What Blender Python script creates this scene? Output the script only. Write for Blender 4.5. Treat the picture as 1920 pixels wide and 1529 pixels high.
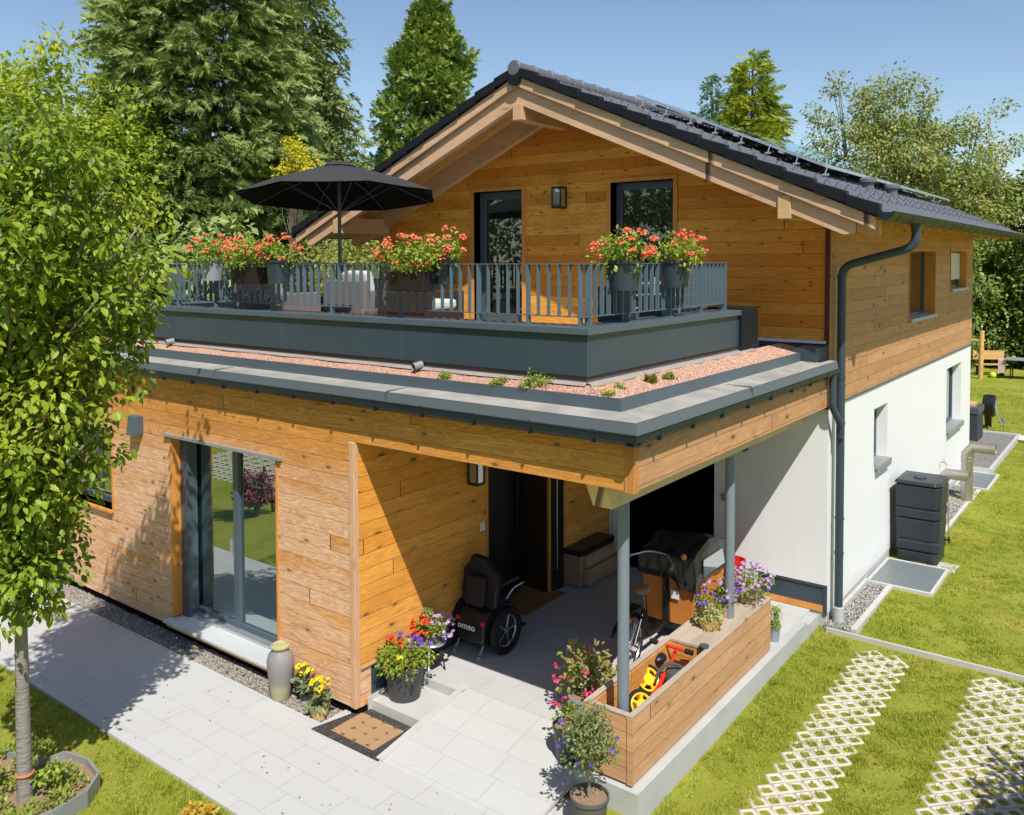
import bpy, math, random
import numpy as np
from mathutils import Vector, Matrix
R_ = math.radians
random.seed(7)
rng = np.random.default_rng(11)
scn = bpy.context.scene
for o in list(bpy.data.objects): bpy.data.objects.remove(o)
# ---------------------------------------------------------------- camera, world, sun, exposure
cd = bpy.data.cameras.new('camera'); cam = bpy.data.objects.new('camera', cd); scn.collection.objects.link(cam)
cd.sensor_fit = 'HORIZONTAL'; cd.sensor_width = 36.0
cd.lens = 1611.21079 / 1920 * 36
cd.shift_y = -(764.5 - 549.286) / 1920
cd.clip_start = 0.1; cd.clip_end = 2000
def cam_matrix(yaw, pitch, roll):
    f = np.array([math.sin(yaw)*math.cos(pitch), math.cos(yaw)*math.cos(pitch), -math.sin(pitch)])
    r = np.array([math.cos(yaw), -math.sin(yaw), 0.]); d = np.cross(f, r)
    c, s = math.cos(roll), math.sin(roll)
    r, d = c*r + s*d, -s*r + c*d
    return Matrix(((r[0], -d[0], -f[0]), (r[1], -d[1], -f[1]), (r[2], -d[2], -f[2])))
cam.matrix_world = Matrix.Translation((3.32160732, -11.01935097, 4.5)) @ cam_matrix(-0.648048093, 0.0367167878, 0.00304025655).to_4x4()
scn.camera = cam
SUN = Vector((0.58, -0.49, 1.0)).normalized()          # towards the sun
world = bpy.data.worlds.new("World"); scn.world = world; world.use_nodes = True
wn = world.node_tree.nodes; wl_ = world.node_tree.links
sky = wn.new('ShaderNodeTexSky'); sky.sky_type = 'NISHITA'; sky.sun_disc = False
sky.sun_elevation = math.asin(SUN.z); sky.sun_rotation = math.atan2(SUN.x, SUN.y)
sky.air_density = 1.0; sky.dust_density = 0.2; sky.ozone_density = 1.2; sky.altitude = 300
bg = wn['Background']; bg.inputs['Strength'].default_value = 0.118
wl_.new(sky.outputs[0], bg.inputs[0])
sd = bpy.data.lights.new('sun', 'SUN'); sd.energy = 4.9; sd.angle = R_(0.5); sd.color = (1.0, 0.955, 0.88)
sun = bpy.data.objects.new('sun', sd); scn.collection.objects.link(sun)
sun.rotation_euler = SUN.to_track_quat('Z', 'Y').to_euler(); sun.location = (10, -20, 30)
scn.view_settings.view_transform = 'Standard'; scn.view_settings.look = 'None'
scn.view_settings.gamma = 1; scn.view_settings.use_curve_mapping = False
scn.view_settings.exposure = 0.17
# ---------------------------------------------------------------- node helpers
class G:
    def __init__(s, name, rough=0.6, spec=0.3, metal=0.0):
        s.mat = bpy.data.materials.new(name); s.mat.use_nodes = True
        s.nt = s.mat.node_tree; s.b = s.nt.nodes['Principled BSDF']
        s.b.inputs['Roughness'].default_value = rough; s.b.inputs['Metallic'].default_value = metal
        s.b.inputs['Specular IOR Level'].default_value = spec
        s.tc = s.nt.nodes.new('ShaderNodeTexCoord'); s.P = s.tc.outputs['Object']
    def new(s, t): return s.nt.nodes.new(t)
    def lk(s, a, inp):
        if isinstance(a, (int, float)): inp.default_value = a
        elif isinstance(a, (tuple, list)): inp.default_value = (*a, 1.0) if len(inp.default_value) == 4 and len(a) == 3 else a
        else: s.nt.links.new(a, inp)
    def m(s, op, a, b=0.0, c=0.0):
        n = s.new('ShaderNodeMath'); n.operation = op
        s.lk(a, n.inputs[0]); s.lk(b, n.inputs[1]); s.lk(c, n.inputs[2]); return n.outputs[0]
    def sep(s, v):
        n = s.new('ShaderNodeSeparateXYZ'); s.lk(v, n.inputs[0]); return n.outputs
    def comb(s, x, y, z=0.0):
        n = s.new('ShaderNodeCombineXYZ'); s.lk(x, n.inputs[0]); s.lk(y, n.inputs[1]); s.lk(z, n.inputs[2]); return n.outputs[0]
    def noise(s, v, scale=1.0, detail=2.0, rough=0.5, dist=0.0):
        n = s.new('ShaderNodeTexNoise'); s.lk(v, n.inputs['Vector']); n.inputs['Scale'].default_value = scale
        n.inputs['Detail'].default_value = detail; n.inputs['Roughness'].default_value = rough; n.inputs['Distortion'].default_value = dist
        return n.outputs['Fac']
    def vor(s, v, scale=1.0, feat='F1', out='Distance', rnd=1.0):
        n = s.new('ShaderNodeTexVoronoi'); n.feature = feat; s.lk(v, n.inputs['Vector']); n.inputs['Scale'].default_value = scale
        n.inputs['Randomness'].default_value = rnd; return n.outputs[out]
    def wn(s, v):
        n = s.new('ShaderNodeTexWhiteNoise'); s.lk(v, n.inputs['Vector']); return n.outputs['Value']
    def ss(s, x, a, b):                                   # linear map a..b to 0..1, smooth
        n = s.new('ShaderNodeMapRange'); n.interpolation_type = 'SMOOTHSTEP'; s.lk(x, n.inputs[0])
        n.inputs[1].default_value = a; n.inputs[2].default_value = b; return n.outputs[0]
    def mix(s, f, a, b, mode='MIX'):
        n = s.new('ShaderNodeMix'); n.data_type = 'RGBA'; n.blend_type = mode
        s.lk(f, n.inputs[0]); s.lk(a, n.inputs[6]); s.lk(b, n.inputs[7]); return n.outputs[2]
    def rnd(s): return s.new('ShaderNodeNewGeometry').outputs['Random Per Island']
    def col(s, c): s.lk(c, s.b.inputs['Base Color'])
    def bump(s, h, strength=0.5, dist=0.01):
        n = s.new('ShaderNodeBump'); n.inputs['Strength'].default_value = strength; n.inputs['Distance'].default_value = dist
        s.lk(h, n.inputs['Height']); s.nt.links.new(n.outputs[0], s.b.inputs['Normal'])
def sc(g, v, x, y, z):
    a = g.sep(v); return g.comb(g.m('MULTIPLY', a[0], x), g.m('MULTIPLY', a[1], y), g.m('MULTIPLY', a[2], z))
def plain(name, col, rough=0.5, spec=0.3, metal=0.0, var=0.12, vs=6.0, bump=0.0, bs=60.0):
    g = G(name, rough, spec, metal)
    n = g.noise(g.P, vs, 4, 0.6)
    k = g.m('ADD', g.m('MULTIPLY', n, 2*var), 1-var)
    c = g.new('ShaderNodeVectorMath'); c.operation = 'SCALE'; c.inputs[0].default_value = col; g.lk(k, c.inputs['Scale'])
    g.col(c.outputs[0])
    r = g.m('ADD', g.m('MULTIPLY', n, 0.25), rough-0.12); g.lk(r, g.b.inputs['Roughness'])
    if bump: g.bump(g.noise(g.P, bs, 3, 0.6), bump, 0.01)
    return g.mat
def wood(name, A, B, W=(0.46, 0.36, 0.28), wf=0.0, bh=0.155, L=5.2, vert=False, grain=1.0, gap=0.03, wz=None, along='xy', knots=1.0, dark=(0.13, 0.045, 0.012), kd_=1.0):
    g = G(name, 0.62, 0.25)
    x, y, z = g.sep(g.P)
    if along == 'xy': u, v = g.m('ADD', x, y), z
    elif along == 'y': u, v = y, x
    elif along == 'x': u, v = x, y
    elif along == 'z': u, v = z, g.m('ADD', x, y)
    bv = g.m('DIVIDE', v, bh); row = g.m('FLOOR', bv); fr = g.m('FRACT', bv)
    r1 = g.wn(g.comb(row, 3.3, 1.7))
    uu = g.m('ADD', u, g.m('MULTIPLY', r1, 9.0)); sg = g.m('DIVIDE', uu, L); seg = g.m('FLOOR', sg); sfr = g.m('FRACT', sg)
    r2 = g.wn(g.comb(row, seg, 5.1)); r3 = g.wn(g.comb(seg, row, 9.7))
    off = g.m('MULTIPLY', r2, 47.0)
    n1 = g.noise(g.comb(g.m('MULTIPLY', uu, 0.8), g.m('MULTIPLY', v, 9.0), off), 1.0, 2.5, 0.55, 0.5)
    rings = g.ss(g.m('SINE', g.m('MULTIPLY', n1, 95.0)), -0.5, 1.0)
    fib = g.noise(g.comb(g.m('MULTIPLY', uu, 5.0), g.m('MULTIPLY', v, 150.0), off), 1.0, 2.0, 0.6)
    kd = g.vor(g.comb(g.m('MULTIPLY', uu, 2.3*kd_), g.m('MULTIPLY', v, 5.5*kd_), off), 1.0)
    kn = g.m('MULTIPLY', g.m('SUBTRACT', 1.0, g.ss(kd, 0.07, 0.15)), knots)
    halo = g.m('MULTIPLY', g.m('SUBTRACT', 1.0, g.ss(kd, 0.1, 0.34)), 0.4*knots)
    blot = g.noise(g.comb(g.m('MULTIPLY', uu, 0.8), g.m('MULTIPLY', v, 2.6), off), 1.3, 3, 0.6)
    c = g.mix(r2, A, B)
    c = g.mix(g.m('MULTIPLY', g.ss(blot, 0.42, 0.75), 0.45), c, tuple(q*0.62 for q in B))
    if wf > 0:
        wm = g.ss(g.m('ADD', g.m('MULTIPLY', g.noise(g.comb(g.m('MULTIPLY', uu, 0.7), g.m('MULTIPLY', v, 2.0), off), 1.0, 4, 0.65), 1.0), g.m('MULTIPLY', g.m('SUBTRACT', r3, 0.5), 0.2)), 0.20, 0.52)
        if wz:                                            # the boards under the eaves keep their colour
            wm = g.m('MULTIPLY', wm, g.m('SUBTRACT', 1.0, g.ss(z, wz[0], wz[1])))
        c = g.mix(g.m('MULTIPLY', wm, wf), c, W)
    c = g.mix(g.m('MULTIPLY', g.m('SUBTRACT', 1.0, rings), 0.20*grain), c, tuple(q*0.38 for q in B))
    c = g.mix(g.m('MULTIPLY', g.ss(fib, 0.45, 0.8), 0.25*grain), c, tuple(q*0.5 for q in B))
    c = g.mix(halo, c, tuple(q*0.45 for q in A))
    c = g.mix(g.m('MULTIPLY', kn, 0.85), c, dark)
    gp = g.m('SUBTRACT', 1.0, g.ss(fr, gap*0.3, gap)) if gap else 0.0
    ge = g.m('SUBTRACT', 1.0, g.ss(sfr, 0.0008, 0.0022))
    gm = g.m('MAXIMUM', gp, ge)
    strk = g.noise(g.comb(g.m('MULTIPLY', uu, 2.2), g.m('MULTIPLY', v, 26.0), off), 1.0, 4, 0.7)
    c = g.mix(g.m('MULTIPLY', g.ss(strk, .56, .74), 0.42*grain), c, tuple(q*0.42 for q in B))
    c = g.mix(g.m('MULTIPLY', gm, 0.85), c, (0.03, 0.015, 0.008))
    g.col(c)
    h = g.m('SUBTRACT', g.m('ADD', g.m('MULTIPLY', rings, 0.12), g.m('ADD', g.m('MULTIPLY', fib, 0.15), g.m('MULTIPLY', r3, 0.35))), gm)
    g.bump(h, 0.55, 0.006)
    return g.mat
def leafm(name, c1, c2, c3=None, trans=0.35, rough=0.45, spec=0.35):
    g = G(name, rough, spec)
    r = g.rnd()
    n = g.noise(g.P, 0.7, 3, 0.6)
    c = g.mix(r, c1, c2)
    if c3: c = g.mix(g.ss(g.m('ADD', n, g.m('MULTIPLY', r, 0.15)), 0.45, 0.72), c, c3)
    g.col(c)
    tr = g.new('ShaderNodeBsdfTranslucent'); g.lk(g.mix(0.35, c, (0.35, 0.42, 0.03)), tr.inputs[0])
    ms = g.new('ShaderNodeMixShader'); ms.inputs[0].default_value = trans
    out = [n_ for n_ in g.nt.nodes if n_.type == 'OUTPUT_MATERIAL'][0]
    g.nt.links.new(g.b.outputs[0], ms.inputs[1]); g.nt.links.new(tr.outputs[0], ms.inputs[2]); g.nt.links.new(ms.outputs[0], out.inputs[0])
    return g.mat
def glassm(name, refl=0.3, tint=(0.012, 0.014, 0.016)):
    g = G(name, 0.02, 0.5); g.col(tint)
    gl = g.new('ShaderNodeBsdfGlossy'); gl.inputs['Roughness'].default_value = 0.005; gl.inputs[0].default_value = (0.85, 0.95, 0.95, 1)
    fz = g.new('ShaderNodeFresnel'); fz.inputs[0].default_value = 1.5
    f = g.m('ADD', g.m('MULTIPLY', fz.outputs[0], 1.0), refl)
    ms = g.new('ShaderNodeMixShader'); g.lk(f, ms.inputs[0])
    out = [n_ for n_ in g.nt.nodes if n_.type == 'OUTPUT_MATERIAL'][0]
    g.nt.links.new(g.b.outputs[0], ms.inputs[1]); g.nt.links.new(gl.outputs[0], ms.inputs[2]); g.nt.links.new(ms.outputs[0], out.inputs[0])
    return g.mat
# ---------------------------------------------------------------- mesh helpers
WL = {}                                                    # world origin of every parent
def tag(o, label=None, cat=None, group=None, kind=None):
    if label: o['label'] = label
    if cat: o['category'] = cat
    if group: o['group'] = group
    if kind: o['kind'] = kind
    return o
def thing(name, label, cat, loc=(0, 0, 0), rz=0.0, group=None):
    o = bpy.data.objects.new(name, None); scn.collection.objects.link(o); o.empty_display_size = 0.2
    o.location = loc; o.rotation_euler = (0, 0, rz); WL[o] = Vector(loc)
    return tag(o, label, cat, group)
def finish(me, name, mat, parent, smooth, bevel, sharp=35):
    me.materials.append(mat)
    if smooth:
        me.polygons.foreach_set('use_smooth', [True]*len(me.polygons)); me.set_sharp_from_angle(angle=R_(sharp))
    o = bpy.data.objects.new(name, me); scn.collection.objects.link(o)
    if parent is not None: o.parent = parent; WL[o] = WL[parent]
    else: WL[o] = Vector((0, 0, 0))
    if bevel:
        b = o.modifiers.new('bevel', 'BEVEL'); b.width = bevel; b.segments = 2; b.limit_method = 'ANGLE'; b.angle_limit = R_(40)
    return o
class MB:
    def __init__(s): s.v = []; s.f = []
    def add(s, vs, fs):
        n = len(s.v); s.v += [tuple(p) for p in vs]; s.f += [tuple(i+n for i in f) for f in fs]; return s
    def box(s, x0, x1, y0, y1, z0, z1, rz=0.0, c=None):
        vs = [(x, y, z) for z in (z0, z1) for x, y in ((x0, y0), (x1, y0), (x1, y1), (x0, y1))]
        if rz:
            cx, cy = c or ((x0+x1)/2, (y0+y1)/2); ca, sa = math.cos(rz), math.sin(rz)
            vs = [(cx+(x-cx)*ca-(y-cy)*sa, cy+(x-cx)*sa+(y-cy)*ca, z) for x, y, z in vs]
        return s.add(vs, [(3, 2, 1, 0), (4, 5, 6, 7), (0, 1, 5, 4), (1, 2, 6, 5), (2, 3, 7, 6), (3, 0, 4, 7)])
    def prism(s, pts, ax, a, b):                            # pts 2-D in the two other axes, in order (x,y,z minus ax)
        def P(p, t): return {'x': (t, p[0], p[1]), 'y': (p[0], t, p[1]), 'z': (p[0], p[1], t)}[ax]
        n = len(pts); vs = [P(p, a) for p in pts] + [P(p, b) for p in pts]
        fs = [tuple(range(n)), tuple(range(2*n-1, n-1, -1))] + [(i, i+n, (i+1) % n+n, (i+1) % n) for i in range(n)]
        return s.add(vs, fs)
    def tube(s, pts, r, n=10, caps=True, closed=False):
        P = [Vector(p) for p in pts]; rs = r if isinstance(r, (list, tuple)) else [r]*len(P)
        T = [((P[(i+1) % len(P)] if (i+1 < len(P) or closed) else P[i]) - (P[i-1] if (i or closed) else P[i])).normalized() for i in range(len(P))]
        up = Vector((0, 0, 1)) if abs(T[0].z) < 0.9 else Vector((1, 0, 0))
        X = T[0].cross(up).normalized(); vs = []
        for i, p in enumerate(P):
            X = (X - T[i]*X.dot(T[i])).normalized(); Y = T[i].cross(X)
            vs += [p + (X*math.cos(2*math.pi*k/n) + Y*math.sin(2*math.pi*k/n))*rs[i] for k in range(n)]
        m = len(P); fs = []
        for i in range(m if closed else m-1):
            a, b = i*n, ((i+1) % m)*n
            fs += [(a+k, a+(k+1) % n, b+(k+1) % n, b+k) for k in range(n)]
        if caps and not closed: fs += [tuple(range(n-1, -1, -1)), tuple(range((m-1)*n, m*n))]
        return s.add(vs, fs)
    def lathe(s, prof, c=(0, 0, 0), n=24, ax='z', sx=1.0, sy=1.0):
        vs = []
        for r, z in prof:
            for k in range(n):
                a = 2*math.pi*k/n; p = (r*math.cos(a)*sx, r*math.sin(a)*sy, z)
                if ax == 'x': p = (z, p[0], p[1])
                if ax == 'y': p = (p[0], z, p[1])
                vs.append((c[0]+p[0], c[1]+p[1], c[2]+p[2]))
        m = len(prof); fs = [(i*n+k, i*n+(k+1) % n, (i+1)*n+(k+1) % n, (i+1)*n+k) for i in range(m-1) for k in range(n)]
        fs += [tuple(range(n-1, -1, -1)), tuple(range((m-1)*n, m*n))]
        return s.add(vs, fs)
    def ell(s, c, rx, ry, rz, n=12, m=8):
        return s.lathe([(max(1e-4, math.sin(math.pi*i/m)), -math.cos(math.pi*i/m)*rz) for i in range(m+1)], c, n, 'z', rx, ry)
    def disc(s, c, r, n=16, nrm=(0, 0, 1)):
        N = Vector(nrm).normalized(); X = N.orthogonal().normalized(); Y = N.cross(X)
        return s.add([Vector(c)+X*r*math.cos(2*math.pi*k/n)+Y*r*math.sin(2*math.pi*k/n) for k in range(n)], [tuple(range(n))])
    def build(s, name, mat, parent=None, smooth=False, bevel=0, local=False, label=None, xf=None):
        me = bpy.data.meshes.new(name); vs = s.v
        if xf is not None: vs = [xf @ Vector(v) for v in vs]
        if parent is not None and not local:
            L = WL[parent]; vs = [(v[0]-L[0], v[1]-L[1], v[2]-L[2]) for v in vs]
        me.from_pydata(vs, [], s.f); me.update()
        o = finish(me, name, mat, parent, smooth, bevel)
        if label: o['label'] = label
        return o
def bulk(name, V, F, mat, parent=None, smooth=False):      # big meshes from numpy, all faces the same size
    V = np.asarray(V, np.float32); F = np.asarray(F, np.int32)
    if parent is not None: V = V - np.array(WL[parent], np.float32)
    me = bpy.data.meshes.new(name); k = F.shape[1]
    me.vertices.add(len(V)); me.vertices.foreach_set('co', V.ravel())
    me.loops.add(F.size); me.loops.foreach_set('vertex_index', F.ravel())
    me.polygons.add(len(F)); me.polygons.foreach_set('loop_start', np.arange(0, F.size, k, dtype=np.int32))
    me.polygons.foreach_set('loop_total', np.full(len(F), k, np.int32))
    me.update(calc_edges=True); me.validate()
    me.materials.append(mat)
    if smooth: me.polygons.foreach_set('use_smooth', np.ones(len(F), bool))
    o = bpy.data.objects.new(name, me); scn.collection.objects.link(o)
    if parent is not None: o.parent = parent; WL[o] = WL[parent]
    return o
def stamp(proto, pos, D, scale, nb=None, spin=None):       # proto (verts with y along D, z up), one copy at each pos
    pv, pf = proto; pos = np.asarray(pos, float); n = len(pos)
    D = D/np.linalg.norm(D, axis=1, keepdims=True)
    U = np.tile([0, 0, 1.0], (n, 1)) if nb is None else nb
    X = np.cross(D, U); bad = np.linalg.norm(X, axis=1) < 1e-3; X[bad] = [1, 0, 0]
    X /= np.linalg.norm(X, axis=1, keepdims=True); Z = np.cross(X, D)
    if spin is not None:
        c, s_ = np.cos(spin)[:, None], np.sin(spin)[:, None]; X, Z = c*X+s_*Z, -s_*X+c*Z
    sc_ = np.broadcast_to(np.asarray(scale, float), (n,))
    V = pos[:, None, :] + sc_[:, None, None]*(pv[None, :, 0:1]*X[:, None, :] + pv[None, :, 1:2]*D[:, None, :] + pv[None, :, 2:3]*Z[:, None, :])
    F = pf[None] + (np.arange(n)*len(pv))[:, None, None]
    return V.reshape(-1, 3), F.reshape(-1, pf.shape[1])
LEAF = (np.array([(0, 0, 0), (-.27, .38, .07), (0, .45, 0), (.27, .38, .07), (-.2, .72, .02), (.2, .72, .02), (0, 1.0, -.12)]),
        np.array([(0, 2, 1), (0, 3, 2), (1, 2, 4), (2, 3, 5), (2, 6, 4), (2, 5, 6)]))
LEAF2 = (np.array([(0, 0, 0), (-.32, .5, .06), (.32, .5, .06), (0, 1.0, -.05)]), np.array([(0, 2, 1), (1, 2, 3)]))
def fan_proto(k=9, w=.45, bw=.16, droop=.25, seed=1):      # a feathery spray: overlapping pointed twigs on both sides
    r = random.Random(seed); v = []; f = []
    for i in range(k):
        t = i/k; z = -droop*t*t
        for sgn in (-1, 1):
            l = w*(1-0.7*t)*r.uniform(.7, 1.25); n = len(v); h = r.uniform(-.12, .12)
            v += [(0, t-.02, z), (0, t+bw, z), (sgn*l*.6, t+bw*1.1+l*.35, z-l*.12+h*.5), (sgn*l, t+bw*.6+l*.8, z-l*.3+h)]; f += [(n, n+1, n+2), (n, n+2, n+3)]
    n = len(v); v += [(-.07, .8, -droop*.6), (.07, .8, -droop*.6), (0, 1.15, -droop*1.2)]; f.append((n, n+1, n+2))
    return np.array(v), np.array(f)
def spray_proto(k=7, w=.42, droop=.25, seed=1):            # a flat fan of scale-leaf twigs
    r = random.Random(seed); v = []; f = []
    for i in range(k):
        t = i/k; z = -droop*t*t
        for sgn in (-1, 1):
            l = w*(1-0.75*t)*r.uniform(.75, 1.2); n = len(v)
            v += [(0, t, z), (sgn*.03, t+.13, z), (sgn*l, t+.12+l*.75, z-l*.35*r.uniform(.3, 1.4))]; f.append((n, n+1, n+2))
    n = len(v); v += [(-.05, .75, -droop*.55), (.05, .75, -droop*.55), (0, 1.12, -droop*1.2)]; f.append((n, n+1, n+2))
    n = len(v); v += [(-.03, 0, 0), (.03, 0, 0), (0, .8, -droop*.6)]; f.append((n, n+1, n+2))
    return np.array(v), np.array(f)
def ball(n, r=rng):
    d = r.normal(size=(n, 3)); return d/np.linalg.norm(d, axis=1, keepdims=True)
def clumps_to_leaves(C, Rr, per, size, proto=LEAF, out=0.7, down=0.25, up=0.35, flat=0.8, jit=0.35, shell=0.35):
    """C (m,3) clump centres, Rr (m,) radii -> V,F of leaves spread through every clump"""
    m = len(C); C = np.repeat(C, per, 0); Rr = np.repeat(np.broadcast_to(Rr, (m,)), per)
    d = ball(len(C)); rad = Rr*(shell + (1-shell)*rng.random(len(C))**0.6)
    p = C + d*rad[:, None]*np.array([1, 1, flat])
    D = d*out + ball(len(C))*0.7; D[:, 2] -= down
    nb = ball(len(C))*0.55 + np.array([SUN.x*.3, SUN.y*.3, 1.0])*up*2
    return stamp(proto, p, D, size*(1-jit+2*jit*rng.random(len(C))), nb)
def cat(*a):
    V = []; F = []; n = 0
    for v, f in a: V.append(v); F.append(f+n); n += len(v)
    return np.concatenate(V), np.concatenate(F)
# ---------------------------------------------------------------- materials
OR_A, OR_B = (0.84, 0.40, 0.10), (0.70, 0.28, 0.055)
M_gable = wood('larch_boards', (0.95, 0.47, 0.075), (0.68, 0.23, 0.022), bh=0.158, L=8, dark=(0.13, 0.028, 0.005), kd_=1.9, knots=1.0, grain=1.25)
M_front = wood('weathered_larch', OR_A, OR_B, (0.86, 0.56, 0.38), 0.84, bh=0.163, L=8.5, wz=(1.9, 2.75), knots=0.9, grain=1.7, kd_=1.3)
M_recess = wood('larch_recess', (0.92, 0.43, 0.085), (0.80, 0.32, 0.045), (0.70, 0.44, 0.25), 0.15, L=8, bh=0.163, wz=(0.4, 1.2), grain=1.2)
M_side = wood('larch_side', (0.74, 0.36, 0.13), (0.54, 0.24, 0.075), (0.52, 0.33, 0.21), 0.5, L=8, bh=0.158, wz=(4.0, 5.0), grain=1.2)
M_jamb = wood('reveal_board', (0.78, 0.36, 0.09), (0.70, 0.29, 0.06), bh=9.0, L=30, gap=0, along='z', knots=0.4)
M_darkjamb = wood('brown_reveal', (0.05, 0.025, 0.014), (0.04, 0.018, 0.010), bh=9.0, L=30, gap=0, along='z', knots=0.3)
M_redboard = plain('red_brown_board', (0.10, 0.022, 0.014), 0.5)
M_beam = wood('glulam', (0.72, 0.47, 0.30), (0.66, 0.41, 0.25), bh=0.9, L=40, gap=0, knots=0.35, grain=0.5)
M_beamy = wood('glulam_long', (0.72, 0.47, 0.26), (0.66, 0.42, 0.22), bh=0.9, L=40, gap=0, knots=0.3, grain=0.4)
M_soffit = wood('soffit_boards', (0.72, 0.40, 0.13), (0.62, 0.32, 0.09), bh=0.14, L=4, gap=0.04, along='x', knots=0.5, grain=0.5)
g = G('white_plaster', .9, .1); x_, y_, z_ = g.sep(g.P); n_ = g.noise(g.P, 1.3, 4, .6); d_ = g.m('MULTIPLY', g.m('SUBTRACT', 1, g.ss(g.m('ADD', z_, g.m('MULTIPLY', g.noise(g.P, 6, 4, .7), .25)), .05, .35)), .45)
c_ = g.mix(n_, (.77, .77, .77), (.81, .81, .81)); c_ = g.mix(g.m('MULTIPLY', g.ss(g.noise(sc(g, g.P, 3, 3, .5), 2.0, 4, .7), .55, .8), .25), c_, (.62, .62, .60))
g.col(g.mix(d_, c_, (.50, .48, .43))); g.bump(g.noise(g.P, 260, 3, .7), .35, .004); M_plaster = g.mat
M_anth = plain('anthracite_metal', (0.040, 0.062, 0.082), 0.36, 0.45, 0.0, var=0.16, vs=1.3, bump=.10, bs=2.2)
M_anth2 = plain('anthracite_flashing', (0.080, 0.108, 0.132), 0.40, 0.45, 0.0, var=0.16, vs=2.2, bump=.08, bs=2.5)
M_gutter = plain('dark_gutter', (0.012, 0.020, 0.027), 0.45, 0.4, 0.0, var=0.1)
M_flash = plain('zinc_flashing', (0.30, 0.31, 0.31), 0.45, 0.4, 0.2, var=0.14, vs=2.5)
M_alu = plain('aluminium', (0.55, 0.57, 0.60), 0.3, 0.5, 0.7, var=0.05)
M_frame = plain('grey_window_frame', (0.07, 0.095, 0.12), 0.35, 0.5, var=0.06)
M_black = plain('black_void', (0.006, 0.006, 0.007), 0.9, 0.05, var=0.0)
M_blackm = plain('black_metal', (0.012, 0.012, 0.013), 0.35, 0.5, var=0.1)
M_glass = glassm('window_glass', 0.10)
M_glassr = glassm('reflective_glass', 0.33, (0.01, 0.03, 0.03))
M_membrane = plain('bitumen_membrane', (0.12, 0.10, 0.095), 0.85, 0.1, var=0.3, vs=8, bump=0.5)
M_tile = plain('grey_roof_tile', (0.125, 0.13, 0.15), 0.42, 0.4, var=0.16, vs=9)
M_tiled = plain('black_roof_tile', (0.009, 0.010, 0.013), 0.5, 0.3, var=0.15, vs=9)
M_sill = plain('stone_sill', (0.50, 0.52, 0.53), 0.6, 0.3, var=0.08, vs=12)
M_post = plain('grey_blue_steel', (0.185, 0.225, 0.26), 0.35, 0.5, var=0.08)
M_conc = plain('cast_concrete', (0.46, 0.47, 0.45), 0.85, 0.15, var=0.20, vs=2.5, bump=0.3, bs=80)
M_lav = plain('rose_gravel', (0.46, 0.24, 0.17), 0.95, 0.1, var=0.35, vs=60, bump=1.0, bs=150)
M_white = plain('white_plastic', (0.75, 0.75, 0.75), 0.4, 0.4, var=0.02)

def tri(x0, x1, y): pass
HX0, HX1, HD = -8.04, 0.0, 10.1          # main house
def S(x): return 7.25 - 0.443*abs(x + 4.02)
house = thing('timber_house', 'timber clad house with grey tiled gable roof, white side wall and flat roofed front wing', 'house', (0, 0, 0))
# gable wall in columns round the openings
gops = [(-5.81, -4.81, 3.5, 5.64), (-3.19, -2.17, 3.5, 5.65)]
w = MB(); xs = sorted({HX0, -4.02, HX1} | {a for o in gops for a in o[:2]})
for a, b in zip(xs[:-1], xs[1:]):
    ta, tb = S(a)-.2, S(b)-.2; op = [o for o in gops if o[0] <= a+1e-6 and o[1] >= b-1e-6]
    z0 = 3.45
    if op:
        if op[0][2] > z0: w.prism([(a, z0), (b, z0), (b, op[0][2]), (a, op[0][2])], 'y', 0, .3)
        z0 = op[0][3]
    b = min(b, -.0125) if b == 0 else b
    w.prism([(a, z0), (b, z0), (b, tb), (a, ta)], 'y', 0, .3)
w.build('gable_wall', M_gable, house)
MB().box(HX0, -1.0, .02, .3, 3.0, 3.45).build('wall_base', M_anth, house)
m = MB(); m.box(-1.0, -0.02, -.004, .3, 3.3, 3.445); m.build('wall_base', M_membrane, house)
m = MB(); m.box(-1.02, -.045, -.04, .02, 3.445, 3.48); m.build('flashing_strip', M_white, house)
m = MB(); m.box(-.065, -.012, -.022, .02, 3.44, 5.2); m.build('corner_board', M_redboard, house)
# side wall (wood) and white wall with window openings on X = 0
def wall_x(x0, x1, ya, yb, za, zb, ops):
    w = MB(); ys = sorted({ya, yb} | {o[0] for o in ops} | {o[1] for o in ops})
    for a, b in zip(ys[:-1], ys[1:]):
        op = [o for o in ops if o[0] <= a+1e-6 and o[1] >= b-1e-6]
        if op:
            w.box(x0, x1, a, b, za, op[0][2]); w.box(x0, x1, a, b, op[0][3], zb)
        else: w.box(x0, x1, a, b, za, zb)
    return w
side_w = [(4.15, 6.2, 3.50, 4.68), (7.58, 9.3, 3.90, 4.70)]
low_w = [(2.18, 2.95, 1.45, 2.31), (7.48, 9.0, 1.12, 2.36)]
wall_x(-.3, 0, .3, HD, 2.665, 5.28, side_w).build('side_cladding', M_side, house)
m = MB(); m.box(-.3, 0, 0, .3, 2.665, 3.44); m.box(-.012, 0, .001, .3, 3.44, 5.3); m.build('side_cladding', M_side, house)
wall_x(-.3, -.012, 0.0211, HD, -.02, 2.64, low_w).build('white_side_wall', M_plaster, house)
m = MB(); m.box(-.3, .012, -.0, HD+.01, 2.64, 2.665); m.build('flashing_strip', M_frame, house)
m = MB(); m.box(-.3, -.02, .02, HD, -.6, -.02); m.build('foundation', M_conc, house)
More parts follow.
